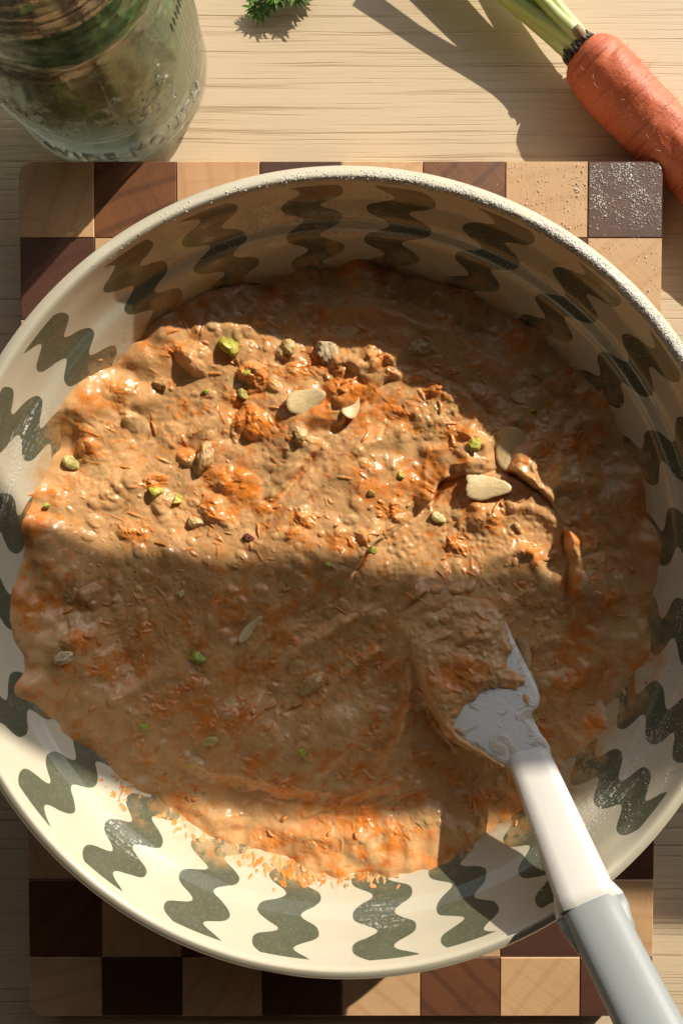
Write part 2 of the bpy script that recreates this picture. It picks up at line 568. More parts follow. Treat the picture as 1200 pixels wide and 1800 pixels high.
# ------------------------------------------------------------------ bowl
ZR = 0.100
INNER = [(0.1343, -0.0009), (0.1337, -0.0024), (0.1328, -0.0050), (0.1312, -0.0090), (0.1296, -0.0140), (0.1278, -0.0185), (0.1262, -0.0208), (0.1238, -0.0240), (0.1205, -0.0310),
         (0.1160, -0.0400), (0.1095, -0.0500), (0.1000, -0.0600), (0.0880, -0.0680), (0.0720, -0.0735), (0.0500, -0.0750), (0.0, -0.0752)]
LIP = [(0.1349, -0.0002), (0.1356, 0.0), (0.1372, -0.0006), (0.1387, -0.0016), (0.1397, -0.0030), (0.1399, -0.0052)]
OUTER = [(0.1380, -0.0085), (0.1345, -0.0170), (0.1300, -0.0290), (0.1230, -0.0430), (0.1120, -0.0580), (0.0980, -0.0690), (0.0840, -0.0750), (0.0800, -0.0800),
         (0.0760, -0.0800), (0.0740, -0.0775), (0.0, -0.0775)]
_q = lambda L: [(r * 1.025, z) for r, z in L]
INNER, LIP, OUTER = _q(INNER), _q(LIP), _q(OUTER)
INR = np.array([p[0] for p in INNER][::-1]); INZ = np.array([p[1] for p in INNER][::-1])


def wall_z(r):
    return ZR + np.interp(r, INR, INZ)


def lathe(name, prof, segs, vcoord=None, close=True):
    """prof outwards-in order; UV x turn from photo-bottom to the right, y given"""
    n = len(prof); V = []; F = []; UVs = []
    for k in range(segs):
        t = 2 * math.pi * k / segs
        for r, z in prof:
            V.append((r * math.sin(t), -r * math.cos(t), z))
    for k in range(segs):
        k2 = (k + 1) % segs
        for i in range(n - 1):
            F.append((k * n + i, k2 * n + i, k2 * n + i + 1, k * n + i + 1))
            if vcoord:
                u0, u1 = k / segs, (k + 1) / segs
                UVs += [(u0, vcoord[i]), (u1, vcoord[i]), (u1, vcoord[i + 1]), (u0, vcoord[i + 1])]
    me = bpy.data.meshes.new(name)
    me.from_pydata(V, [], F)
    me.polygons.foreach_set('use_smooth', [True] * len(F))
    if vcoord:
        ul = me.uv_layers.new(name='UVMap')
        ul.data.foreach_set('uv', np.array(UVs, np.float32).ravel())
    me.update()
    return me


prof = OUTER[::-1] + LIP[::-1] + INNER
# finer rings
def refine(pr, k=3):
    return [tuple(p) for p in catmull(pr, k)]
prof_f = refine(OUTER[::-1], 2)[:-1] + refine(LIP[::-1] + INNER, 3)
prof_f = [(max(0.0, r), z) for r, z in prof_f]
i0 = min(range(len(prof_f)), key=lambda i: abs(prof_f[i][0] - INNER[0][0]) + abs(prof_f[i][1] - INNER[0][1]))
vc = []
for i in range(len(prof_f)):
    if i <= i0:
        vc.append(-sum(math.dist(prof_f[j], prof_f[j + 1]) for j in range(i, i0)))
    else:
        vc.append(sum(math.dist(prof_f[j], prof_f[j + 1]) for j in range(i0, i)))
bm = lathe('mixing_bowl', prof_f, 256, vc)
bowl = link('mixing_bowl', bm, M_BOWL)
bowl.location = (0, 0, ZR)
tag(bowl, 'large cream ceramic mixing bowl with wavy sage green stripes inside', 'bowl')

# ------------------------------------------------------------------ batter
ZB = 0.0600
STEP = 1.4
us = np.arange(-100, 1240, STEP, dtype=np.float32); vs = np.arange(395, 1600, STEP, dtype=np.float32)
U, V = np.meshgrid(us, vs)
MM = 0.001
TAN = np.array([0.70, 0.398, 0.175]); ORANGE = np.array([0.78, 0.235, 0.026]); PALE = np.array([0.64, 0.44, 0.21])
BROWN = np.array([0.36, 0.145, 0.055])


class Field:
    """height (m) and colour over the photo-pixel grid of one patch"""
    def __init__(s, U, V, step):
        s.U, s.V, s.step = U, V, step
        s.u0, s.v0 = float(U[0, 0]), float(V[0, 0])
        s.h = np.zeros(U.shape, np.float32)
        s.c = np.tile(TAN.astype(np.float32), U.shape + (1,))
        s.bits = np.zeros(U.shape, np.float32)         # solid bits, they may sit on the wall alone

    def win(s, u, v, R):
        j0 = int((u - R - s.u0) / s.step); j1 = int((u + R - s.u0) / s.step) + 2
        i0 = int((v - R - s.v0) / s.step); i1 = int((v + R - s.v0) / s.step) + 2
        j0, i0 = max(j0, 0), max(i0, 0); j1, i1 = min(j1, s.U.shape[1]), min(i1, s.U.shape[0])
        if j0 >= j1 or i0 >= i1: return None
        return slice(i0, i1), slice(j0, j1)

    def lump(s, u, v, a, b, rot, hgt, col=None, k=0.5, power=1.0, bit=0.0):
        R = max(a, b) * 1.3
        q = s.win(u, v, R)
        if q is None: return
        x = s.U[q] - u; y = s.V[q] - v
        c_, s_ = math.cos(rot), math.sin(rot)
        xx = (x * c_ + y * s_) / a; yy = (-x * s_ + y * c_) / b
        d2 = xx * xx + yy * yy
        m = np.clip(1 - d2, 0, 1)
        p = (m * m * (3 - 2 * m)) if power == 1.0 else m ** power
        s.h[q] += (hgt * p).astype(np.float32)
        if bit: s.bits[q] = np.maximum(s.bits[q], (bit * p).astype(np.float32))
        if col is not None:
            w_ = (k * np.clip(m * 2.2, 0, 1))[..., None]
            s.c[q] = s.c[q] * (1 - w_) + np.asarray(col, np.float32) * w_

    def fold(s, pts, hgt, width, sharp=3.0, groove=0.0, gw=4.0):
        d, sd, t = polydist(s.U, s.V, [tuple(p) for p in catmull(pts, 5)])
        w0 = 9.0 * vnoise(s.U, s.V, 30, int(pts[0][0])) + 3.0 * vnoise(s.U, s.V, 11, int(pts[0][0]) + 5)
        sd2 = np.sign(d * sd + w0)
        d = np.abs(d * sd + 9.0 * vnoise(s.U, s.V, 30, int(pts[0][0])) + 3.0 * vnoise(s.U, s.V, 11, int(pts[0][0]) + 5))
        sd = sd2
        fade = np.clip(np.minimum(t, 1 - t) * 6, 0, 1); fade = fade * fade * (3 - 2 * fade)
        fade = fade * np.clip(0.75 + 2.2 * vnoise(s.U, s.V, 38, int(pts[0][1])), 0.1, 1.3)
        up = np.where(sd > 0, np.clip(d / sharp, 0, 1), 0)
        s.h += (hgt * fade * up * np.exp(-d / width)).astype(np.float32)
        if groove:
            s.h -= (groove * fade * np.exp(-(d / gw) ** 2)).astype(np.float32)


def swipe(F, pts, w, depth, ridge, seed, smooth=0.7):
    """the wide track a spatula leaves: a smoothed shallow trough with rounded banks and fine drag lines"""
    d, sd, t = polydist(F.U, F.V, [tuple(p) for p in catmull(pts, 6)])
    d = d * sd + 10 * vnoise(F.U, F.V, 55, seed)
    fade = np.clip(np.minimum(t, 1 - t) * 4, 0, 1); fade = fade * fade * (3 - 2 * fade)
    m = np.exp(-(np.abs(d) / w) ** 4) * fade
    base = fbm(F.U, F.V, 120, seed + 3, 2) * 3.0 * MM
    F.h = F.h * (1 - smooth * m) + smooth * m * base
    bank = np.exp(-((d + w * 1.05) / (w * 0.28)) ** 2) * 1.0 + np.exp(-((d - w * 1.05) / (w * 0.35)) ** 2) * 0.55
    drag = vnoise(d * 1.0 + 400, t * 300, 7.0, seed + 9) * 0.55 * MM * m
    F.h = (F.h - depth * m + ridge * bank * fade + drag).astype(np.float32)


def dress(F, n_lump, n_shred, n_crumb, box, seed, inside=None, dens=None):
    """scatter lumps, grated carrot and crumbs over a field"""
    r = np.random.default_rng(seed)
    U0, V0, U1, V1 = box

    def spots(n):
        k = 0; tries = 0
        while k < n and tries < n * 30:
            tries += 1
            u, v = r.uniform(U0, U1), r.uniform(V0, V1)
            if inside is not None and not inside(u, v): continue
            k += 1
            yield u, v
    for u, v in spots(n_lump):
        R = float(np.clip(r.lognormal(2.45, 0.45), 6, 36))
        h = R * r.uniform(0.022, 0.085) * MM * (1.0 if R < 16 else 0.7)
        F.lump(u, v, R, R * r.uniform(0.6, 1.0), r.uniform(0, 3.1), h,
               PALE if r.random() < 0.10 else None, 0.45)
    clump = lambda u, v: math.sin(u * 0.017 + 1.3) * math.sin(v * 0.021 + 0.4) + 0.5 * math.sin(u * 0.041 + v * 0.033)
    for u, v in spots(n_shred):
        if r.random() > 0.28 + 0.45 * clump(u, v): continue
        L = r.uniform(5, 15); wd = r.uniform(1.7, 3.2)
        F.lump(u, v, L, wd, r.normal(0.5, 0.9), r.uniform(0.12, 0.55) * MM, ORANGE * r.uniform(0.8, 1.15), r.uniform(0.2, 0.8), 0.6, 0)
    for u, v in spots(n_crumb):
        R = r.uniform(2.0, 5.0)
        F.lump(u, v, R, R * r.uniform(0.5, 1), r.uniform(0, 3), r.uniform(0.10, 0.40) * MM,
               [PALE, PALE, BROWN, ORANGE][r.integers(4)], r.uniform(0.15, 0.55), 0.7, 0)


F = Field(U, V, STEP)
# broad swells
F.h += (fbm(U, V, 210, 3, 2) * 5.5 * MM + fbm(U, V, 75, 9, 2) * 2.6 * MM).astype(np.float32)
# soft orange clouds in the mix
def mottle(F, seed):
    def st(x, a, b):
        t = np.clip((x - a) / (b - a), 0, 1); return t * t * (3 - 2 * t)
    U, V = F.U, F.V
    def put(mask, col):
        m = mask[..., None].astype(np.float32)
        F.c[:] = F.c * (1 - m) + np.asarray(col, np.float32) * m
    put(0.55 * st(fbm(U, V, 60, seed, 3, 0.6), 0.10, 0.75), PALE)
    put(0.26 * st(fbm(U, V, 85, seed + 1, 4, 0.65), 0.05, 0.7), BROWN * 1.2)
    put(0.80 * st(fbm(U, V, 78, seed + 2, 4, 0.72) + 0.5 * fbm(U, V, 13, seed + 5, 2), 0.02, 0.72), ORANGE * 0.92)
    put(0.45 * st(fbm(U, V, 15, seed + 7, 3, 0.6), 0.22, 0.7), ORANGE)
    put(0.40 * st(fbm(U, V, 11, seed + 9, 2, 0.6), 0.25, 0.7), PALE)


mottle(F, 31)
# folds and furrows left by the stirring: the left of travel is the raised side
F.fold([(440, 905), (500, 848), (545, 812)], 1.8 * MM, 40, 5, 0.9 * MM, 6)
F.fold([(410, 790), (412, 740), (432, 705), (480, 690)], -1.6 * MM, 35, 4, 0.8 * MM, 5)
F.fold([(1062, 1220), (1090, 1060), (1080, 900), (1040, 780), (970, 690)], -2.2 * MM, 45, 5, 1.0 * MM, 6)
F.fold([(1130, 860), (1118, 905), (1102, 960), (1096, 1040)], 2.0 * MM, 25, 3, 2.2 * MM, 6)
F.fold([(385, 1245), (440, 1160), (520, 1090), (590, 1052)], 2.4 * MM, 45, 5, 1.4 * MM, 6)
F.fold([(470, 1260), (505, 1190), (560, 1110), (640, 1060)], -2.0 * MM, 45, 5, 1.0 * MM, 6)
_b = [(730, 1120), (760, 1075), (820, 1060), (860, 1085), (850, 1150), (790, 1180), (745, 1190)]
_d, _, _ = polydist(U, V, _b + [_b[0]])
F.h += (4.6 * MM * np.exp(-(_d / 52) ** 2)).astype(np.float32)
F.fold([(668, 1150), (690, 1105), (722, 1062), (760, 1035)], 1.4 * MM, 26, 5, 1.2 * MM, 6)
F.fold([(810, 1322), (770, 1290), (740, 1230)], -1.2 * MM, 30, 6, 0.8 * MM, 8)
F.fold([(110, 1010), (132, 1035), (125, 1075), (150, 1110)], 2.4 * MM, 30, 4, 1.8 * MM, 6)
F.fold([(520, 1440), (640, 1420), (760, 1390)], 2.0 * MM, 40, 5, 0.8 * MM, 5)
F.fold([(330, 770), (345, 720), (350, 690)], -1.0 * MM, 25, 5, 0.6 * MM, 5)
rr = np.random.default_rng(5)
for _ in range(34):
    u, v = rr.uniform(120, 1080), rr.uniform(520, 1440)
    a = rr.normal(-0.65, 0.5); L = rr.uniform(35, 95)
    p = [(u, v), (u + L * .5 * math.cos(a) + rr.uniform(-8, 8), v + L * .5 * math.sin(a) + rr.uniform(-8, 8)), (u + L * math.cos(a), v + L * math.sin(a))]
    F.fold(p, rr.uniform(-1.6, 1.6) * MM, rr.uniform(14, 32), 4, rr.uniform(0.2, 0.9) * MM, rr.uniform(3, 5))
# clumps of grated carrot: a ragged orange patch with short fibres through it
rc = np.random.default_rng(71)
clumps = [(435, 745, 50), (425, 700, 30), (395, 850, 50), (365, 893, 42), (268, 850, 26), (530, 915, 34), (612, 955, 38), (865, 920, 30), (450, 655, 30), (610, 675, 38), (65, 920, 42), (520, 650, 40),
          (560, 640, 30), (165, 790, 34), (660, 640, 30), (215, 690, 34), (150, 760, 30), (700, 720, 36), (760, 690, 30), (815, 760, 30), (300, 620, 30), (110, 860, 30), (235, 930, 34), (470, 890, 30),
          (690, 900, 30), (800, 960, 34), (930, 970, 26), (1005, 780, 34), (1130, 900, 36), (950, 1290, 30), (1000, 1200, 40), (1040, 1270, 34), (690, 1180, 36), (660, 1290, 40), (640, 1350, 44), (560, 1220, 40),
          (470, 1170, 36), (420, 1260, 40), (290, 1240, 44), (180, 1170, 40), (150, 1120, 30), (90, 1060, 36), (250, 1110, 36), (340, 1200, 34), (500, 1380, 40), (320, 1400, 40), (300, 1450, 50), (480, 1475, 36),
          (700, 1455, 34), (640, 1440, 30), (560, 1480, 40), (900, 1440, 30), (400, 480, 40), (480, 520, 40), (620, 470, 44), (800, 500, 40), (900, 600, 36), (1060, 1060, 36), (1020, 950, 30), (730, 1400, 36), (845, 1400, 34)]
for u, v, R in clumps:
    for k in range(5):
        F.lump(u + rc.normal(0, R * .35), v + rc.normal(0, R * .28), R * rc.uniform(.4, .8), R * rc.uniform(.25, .5), rc.uniform(0, 3), rc.uniform(0.2, 0.9) * MM, ORANGE, rc.uniform(0.08, 0.24))
    for k in range(int(R * 1.5)):
        t = rc.uniform(0, 6.28)
        rad = R * 0.9 * math.sqrt(rc.uniform(0, 1)) * (0.75 + 0.35 * math.sin(3 * t + u) + 0.25 * math.sin(5 * t + v))
        du, dv = rad * math.cos(t) * 1.3, rad * math.sin(t) * 0.85
        L = rc.uniform(4, 12)
        F.lump(u + du, v + dv, L, rc.uniform(1.5, 2.7), 0.35 + math.sin(u) * 0.5 + rc.normal(0, 0.55), rc.uniform(0.02, 0.28) * MM, ORANGE * rc.uniform(0.75, 1.12), rc.uniform(0.12, 0.68))
# named big lumps of the photograph
for u, v, R, h, c in ((345, 630, 36, 2.6, None), (350, 650, 20, 1.4, None), (240, 745, 24, 2.2, PALE), (445, 745, 42, 2.0, ORANGE), (660, 625, 30, 2.2, None), (640, 650, 34, 2.6, None),
                      (690, 630, 20, 2.2, None), (600, 640, 34, 2.2, None), (505, 620, 22, 2.2, PALE), (560, 790, 26, 1.6, None), (440, 655, 24, 2.0, ORANGE), (830, 790, 46, 2.4, None),
                      (330, 805, 22, 1.4, None), (165, 790, 26, 1.8, None), (165, 1045, 30, 2.6, BROWN), (150, 1120, 28, 2.2, ORANGE), (760, 720, 60, 2.6, None), (600, 690, 40, 2.4, ORANGE),
                      (210, 690, 26, 1.8, None), (300, 760, 30, 1.8, None), (70, 915, 40, 2.0, ORANGE), (420, 850, 40, 1.6, ORANGE), (300, 900, 40, 1.2, None)):
    F.lump(u, v, R, R * 0.8, 0.4, h * MM, c, 0.5)
    rl = np.random.default_rng(int(u + v))
    for _ in range(4):
        F.lump(u + rl.uniform(-R, R) * 0.7, v + rl.uniform(-R, R) * 0.6, R * 0.4, R * 0.32, rl.uniform(0, 3), 0.7 * MM, c, 0.3)
dress(F, 1500, 3600, 2600, (-60, 420, 1200, 1560), 21)
for i_, (pts_, w_, dp_, rg_) in enumerate((
        ([(385, 985), (470, 870), (570, 780), (735, 665)], 44, 1.2 * MM, 1.9 * MM),
        ([(600, 1075), (690, 985), (790, 900), (850, 880)], 40, 0.8 * MM, 1.2 * MM),
        ([(800, 985), (900, 930), (965, 960), (985, 1060)], 34, 0.8 * MM, 1.5 * MM),
        ([(365, 1290), (450, 1160), (560, 1075), (650, 1035)], 38, 1.4 * MM, 2.2 * MM),
        ([(470, 1290), (560, 1180), (640, 1120), (700, 1100)], 34, 1.2 * MM, 1.9 * MM),
        ([(90, 880), (210, 800), (330, 720), (410, 660)], 38, 0.8 * MM, 1.3 * MM),
        ([(1030, 760), (1085, 930), (1085, 1120), (1010, 1310)], 40, 1.2 * MM, 2.0 * MM),
        ([(300, 560), (520, 500), (760, 520), (960, 660)], 46, 1.2 * MM, 2.0 * MM),
        ([(200, 1330), (400, 1400), (600, 1425), (780, 1390)], 36, 1.0 * MM, 1.8 * MM),
        ([(160, 1200), (260, 1160), (330, 1080), (350, 1010)], 34, 1.0 * MM, 1.6 * MM),
        ([(720, 760), (800, 720), (860, 740), (900, 800)], 34, 0.7 * MM, 1.2 * MM),
        ([(560, 1400), (640, 1330), (680, 1240), (690, 1150)], 30, 1.0 * MM, 1.8 * MM))):
    swipe(F, pts_, w_, dp_, rg_, 300 + 20 * i_, 0.62)
F.h += (fbm(U, V, 24, 77, 3) * 0.55 * MM + fbm(U, V, 6, 91, 2) * 0.12 * MM).astype(np.float32)

F.fold([(752, 912), (768, 862), (800, 842), (868, 830), (925, 850), (965, 890), (990, 945), (1000, 1030), (996, 1110)], 6.0 * MM, 70, 4, 2.2 * MM, 5)
F.fold([(575, 1075), (640, 978), (690, 936), (740, 900), (790, 850)], 3.4 * MM, 60, 4, 2.4 * MM, 3.5)
F.fold([(470, 905), (525, 840), (600, 745), (655, 690), (710, 655)], 2.6 * MM, 55, 6, 1.4 * MM, 6)
F.fold([(880, 745), (820, 690), (760, 655), (700, 640)], 2.4 * MM, 60, 6, 1.0 * MM, 7)
# batter body against the bowl wall
X, Y, _ = at(U, V, ZB)
R_ = np.hypot(X, Y)
F.h *= 1 - 0.82 * np.clip((R_ - 0.103) / 0.017, 0, 1)
TH = np.arctan2(X, -Y)
left = np.exp(-((np.degrees(TH) + 74) / 27) ** 2) * np.clip((R_ - 0.094) / 0.034, 0, 1.15)
zbody = ZB + F.h + left * 0.0185 + 0.008 * np.exp(-((np.degrees(TH) + 122) / 24) ** 2) * np.clip((R_ - 0.098) / 0.024, 0, 1) + 0.006 * np.exp(-((np.degrees(TH) - 95) / 40) ** 2) * np.clip((R_ - 0.100) / 0.024, 0, 1)
lowl = np.clip(np.cos(TH + math.radians(38)), 0, 1) ** 6 * np.clip((R_ - 0.09) / 0.03, 0, 1)
zbody = zbody - lowl * 0.002 + 0.007 * np.exp(-((np.degrees(TH) - 4) / 22) ** 2) * np.clip((R_ - 0.100) / 0.02, 0, 1)
zbody += (fbm(U, V, 85, 55, 3, 0.5) * 7.0 * MM * np.clip((R_ - 0.095) / 0.02, 0, 1)).astype(np.float32)
ZW = wall_z(R_)
# thin smear and stray shreds that cling to the wall
S = Field(U, V, STEP)
rs = np.random.default_rng(44)
bits = []
for _ in range(70):
    bits.append((rs.uniform(-180, 180), 0.1175 + rs.exponential(0.0022)))
for _ in range(15):
    ct = rs.normal(-16, 17); cr = 0.1180 + rs.exponential(0.0018)
    for _ in range(rs.integers(6, 20)):
        bits.append((ct + rs.normal(0, 2.0), cr + rs.normal(0, 0.0011)))
for t, rad in bits:
    if rad > 0.129: continue
    t = math.radians(t)
    px, py = rad * math.sin(t), -rad * math.cos(t)
    zz = wall_z(rad)
    dep = CAM.z - zz
    u = 600 + (px - CAM.x) / dep * FPX; v = 856 - (py - CAM.y) / (dep) * FPX
    # the grid is laid at the batter plane: shift the stamp to the cell that stands there
    gx = 600 + (px - CAM.x) / (CAM.z - ZB) * FPX; gy = 856 - (py - CAM.y) / (CAM.z - ZB) * FPX
    S.lump(gx, gy, rs.uniform(2.5, 8), rs.uniform(1.8, 3.0), -t + rs.normal(0, 0.5), rs.uniform(0.2, 0.45) * MM, None, 0.9, 0.6)
    w_ = S.win(gx, gy, 7)
    if w_ is not None:
        F.c[w_] = F.c[w_] * 0.5 + (ORANGE * 0.92 if rs.random() < 0.45 else TAN).astype(np.float32) * 0.5
zs = ZW + np.where(S.h > 0.00015, S.h, -0.001)
Zf = np.maximum(zbody, zs)
# on the wall the ray meets a higher point, so slide the mesh to stand where it is seen
Zc = np.minimum(Zf, ZR - 0.004)
keepv = Zf > ZW - 0.0012
ny, nx = U.shape
idx = np.arange(ny * nx).reshape(ny, nx)
quad = np.stack([idx[:-1, :-1], idx[1:, :-1], idx[1:, 1:], idx[:-1, 1:]], -1).reshape(-1, 4)
kq = keepv.ravel()[quad].any(1) & (R_.ravel()[quad].max(1) < 0.1315)
quad = quad[kq]
P = np.stack([X.ravel(), Y.ravel(), Zc.ravel()], -1)
used = np.unique(quad)
remap = np.full(ny * nx, -1); remap[used] = np.arange(len(used))
batter_me = npmesh('carrot_cake_batter', P[used], remap[quad], np.clip(F.c.reshape(-1, 3)[used], 0.01, 0.9))
batter = link('carrot_cake_batter', batter_me, M_BATTER)
tag(batter, 'lumpy glossy tan batter flecked with grated orange carrot filling the bowl', 'batter')


def bz(u, v):
    j = int(round((u - us[0]) / STEP)); i = int(round((v - vs[0]) / STEP))
    return float(Zc[min(max(i, 0), ny - 1), min(max(j, 0), nx - 1)])


# grated carrot that pokes out of the batter
Vs_, Fs_, Cs_ = [], [], []
rg = np.random.default_rng(17)
for k in range(150):
    if k < 70:
        cu, cv, cr_ = clumps[rg.integers(len(clumps))]
        u = cu + rg.normal(0, cr_ * 0.7); v = cv + rg.normal(0, cr_ * 0.5)
    else:
        u, v = rg.uniform(60, 1110), rg.uniform(500, 1470)
    x0, y0, _q0 = at(u, v, ZB)
    if math.hypot(x0, y0) > 0.116: continue
    L = rg.uniform(0.0025, 0.0075); a0 = rg.normal(0.5, 0.9); cur = rg.uniform(-1.4, 1.4); wd = rg.uniform(0.0005, 0.0009)
    n_ = 7; pts = []; x, y = x0, y0
    for i in range(n_):
        a = a0 + cur * (i / (n_ - 1) - 0.5)
        pts.append((x, y)); x += math.cos(a) * L / (n_ - 1); y += math.sin(a) * L / (n_ - 1)
    lift = rg.uniform(-0.0005, -0.0001); tilt = rg.normal(0, 0.05)
    base = len(Vs_)
    colr = ORANGE * rg.uniform(0.75, 1.05); mixc = rg.uniform(0.2, 0.7); colr = colr * (1 - mixc) + TAN * mixc
    for i, (x, y) in enumerate(pts):
        u_ = 600 + (x - CAM.x) / (CAM.z - ZB) * FPX; v_ = 857 - (y - CAM.y) / (CAM.z - ZB) * FPX
        z = bz(u_, v_) if i in (0, n_ - 1) or i % 2 else z
        zz = z + lift + tilt * L * (i / (n_ - 1) - 0.5) + 0.0005 * math.sin(math.pi * i / (n_ - 1))
        a = a0 + cur * (i / (n_ - 1) - 0.5)
        nx_, ny_ = -math.sin(a), math.cos(a)
        w_ = wd * (0.45 + 0.55 * math.sin(math.pi * (i + 0.5) / n_))
        for (sx, sz) in ((-1, -0.6), (1, -0.6), (0.7, 0.6), (-0.7, 0.6)):
            Vs_.append((x + nx_ * w_ * sx, y + ny_ * w_ * sx, zz + w_ * sz)); Cs_.append(colr)
    for i in range(n_ - 1):
        for j in range(4):
            j2 = (j + 1) % 4
            Fs_.append((base + i * 4 + j, base + i * 4 + j2, base + (i + 1) * 4 + j2, base + (i + 1) * 4 + j))
    e = base + (n_ - 1) * 4
    Fs_.append((base, base + 3, base + 2, base + 1)); Fs_.append((e, e + 1, e + 2, e + 3))
gc = link('grated_carrot', npmesh('grated_carrot', np.array(Vs_), np.array(Fs_), np.array(Cs_)), M_BATTER)
tag(gc, 'short wet orange shreds of grated carrot poking out of the batter', 'grated carrot', None, 'stuff')

# ------------------------------------------------------------------ spatula
spat = empty('spatula', atv(930, 1330, 0.080))
tag(spat, 'white spatula with grey grip leaning on the bowl rim, its head in the batter', 'spatula')
SO = spat.location.copy()
AX = [(792, 1078, 0.0612), (930, 1335, 0.0800), (1034, 1590, 0.1105), (1165, 1850, 0.1400)]


def chaikin(p, k=2):
    for _ in range(k):
        q = []
        for i in range(len(p)):
            a, b = p[i], p[(i + 1) % len(p)]
            q.append((a[0] * .75 + b[0] * .25, a[1] * .75 + b[1] * .25)); q.append((a[0] * .25 + b[0] * .75, a[1] * .25 + b[1] * .75))
        p = q
    return p


SEC = chaikin([(-1, -0.1), (-0.78, -1), (0.78, -1), (1, -0.1), (0.74, 0.92), (-0.74, 0.92)], 2)
SEC_S = chaikin([(-1, -0.5), (-0.8, -1), (0.8, -1), (1, -0.5), (1, 0.5), (0.86, 1), (-0.86, 1), (-1, 0.5)], 1)


def loft(name, rows, sec, mat):
    """rows: centre, half width, half thickness; capped"""
    pts = [r[0] for r in rows]; n = len(sec); V = []; Fc = []
    for i, (c, hw, ht) in enumerate(rows):
        t = (pts[min(i + 1, len(pts) - 1)] - pts[max(i - 1, 0)]).normalized()
        side = t.cross(Vector((0, 0, 1))).normalized()
        up = side.cross(t).normalized()
        for a, b in sec:
            V.append(c + side * a * hw + up * b * ht - SO)
    for i in range(len(rows) - 1):
        for k in range(n):
            k2 = (k + 1) % n
            Fc.append((i * n + k, i * n + k2, (i + 1) * n + k2, (i + 1) * n + k))
    Fc.append(tuple(range(n - 1, -1, -1))); Fc.append(tuple(range((len(rows) - 1) * n, len(rows) * n)))
    return link(name, pymesh(name, V, Fc), mat, spat)


def lerp_axis(p, q, s):
    return p.lerp(q, s)


Pn = atv(*AX[1]); Pc = atv(*AX[2]); Pe = atv(*AX[3])
sh = []
for s in np.linspace(-0.32, 1, 18):
    m_ = min(0.0, s)
    sh.append((Pn.lerp(Pc, s) + Vector((0, 0, 0.018 * m_ * -0.25 + 0.0)), (8.0 + 2.2 * max(s, 0) + 3 * m_) * MM, (4.4 + 1.2 * s + 7.5 * m_) * MM))
loft('shaft', sh, SEC_S, M_WHITE)
gd = (Pe - Pc).normalized()
gr = []
L = (Pe - Pc).length + 0.05
for s, a in ((0.0, 0.985), (0.004, 1.0), (0.05, 1.0), (0.3, 1.0), (0.6, 1.06), (0.85, 1.1), (0.96, 1.0), (1.0, 0.7)):
    gr.append((Pc + gd * (L * s + 0.0002), 10.5 * MM * a, 6.6 * MM * a))
loft('grip', gr, SEC, M_GREY)
low = Vector((0, 0, -0.0030))
cl = []
for s, a in ((-0.0045, 0.95), (-0.001, 1.10), (0.002, 1.20), (0.0028, 1.21)):
    cl.append((Pc + gd * s + low, 10.2 * MM * a, 3.4 * MM))
loft('collar', cl, SEC_S, M_WHITE)
cl = []
for s, a in ((0.0030, 1.21), (0.0060, 1.20), (0.0095, 1.10), (0.0135, 1.02)):
    cl.append((Pc + gd * s + low, 10.2 * MM * a, 3.4 * MM))
loft('collar', cl, SEC_S, M_GREY)


def head_z(u, v):
    """top surface of the head, a plane rising towards the shaft"""
    ax, ay = 930 - 792, 1335 - 1078
    s = ((u - 792) * ax + (v - 1078) * ay) / (ax * ax + ay * ay)
    return 0.0632 + 0.0190 * s + 0.0015 * max(0.0, s - 0.6)


OUTL = [(716, 1100), (742, 1066), (800, 1046), (856, 1056), (886, 1088), (908, 1134), (930, 1178), (946, 1212), (949, 1238), (938, 1254), (934, 1270), (942, 1288), (960, 1302), (968, 1330),
        (930, 1352), (888, 1350), (848, 1326), (806, 1300), (778, 1270), (754, 1226), (728, 1160)]
ol = [tuple(p) for p in catmull(OUTL + [OUTL[0]], 4)][:-1]
cxo = sum(p[0] for p in ol) / len(ol); cyo = sum(p[1] for p in ol) / len(ol)
Vh = []; Fh = []
n = len(ol)
for k, (sc_, dz) in enumerate(((0.0, 0.0003), (0.55, 0.0003), (0.88, 0.0001), (0.965, -0.0004), (1.0, -0.0016), (1.0, -0.0040), (0.96, -0.0052), (0.0, -0.0054))):
    for (u, v) in ol:
        uu, vv = cxo + (u - cxo) * sc_, cyo + (v - cyo) * sc_
        Vh.append(atv(uu, vv, head_z(uu, vv)) + Vector((0, 0, dz)) - SO)
for k in range(7):
    for i in range(n):
        j = (i + 1) % n
        Fh.append((k * n + i, k * n + j, (k + 1) * n + j, (k + 1) * n + i))
link('head', pymesh('head', Vh, Fh), M_HEAD, spat)

# batter that clings to the head
hu = np.arange(680, 975, 1.6, dtype=np.float32); hv = np.arange(1030, 1375, 1.6, dtype=np.float32)
HU, HV = np.meshgrid(hu, hv)
H = Field(HU, HV, 1.6)
H.c = H.c * 0.97


def polyin(U, V, poly):
    ins = np.zeros(U.shape, bool)
    for (x1, y1), (x2, y2) in zip(poly, poly[1:] + poly[:1]):
        c = ((y1 > V) != (y2 > V)) & (U < (x2 - x1) * (V - y1) / ((y2 - y1) if y2 != y1 else 1e-9) + x1)
        ins ^= c
    return ins


def signed(U, V, poly):
    d, _, _ = polydist(U, V, poly + [poly[0]])
    return np.where(polyin(U, V, poly), d, -d)


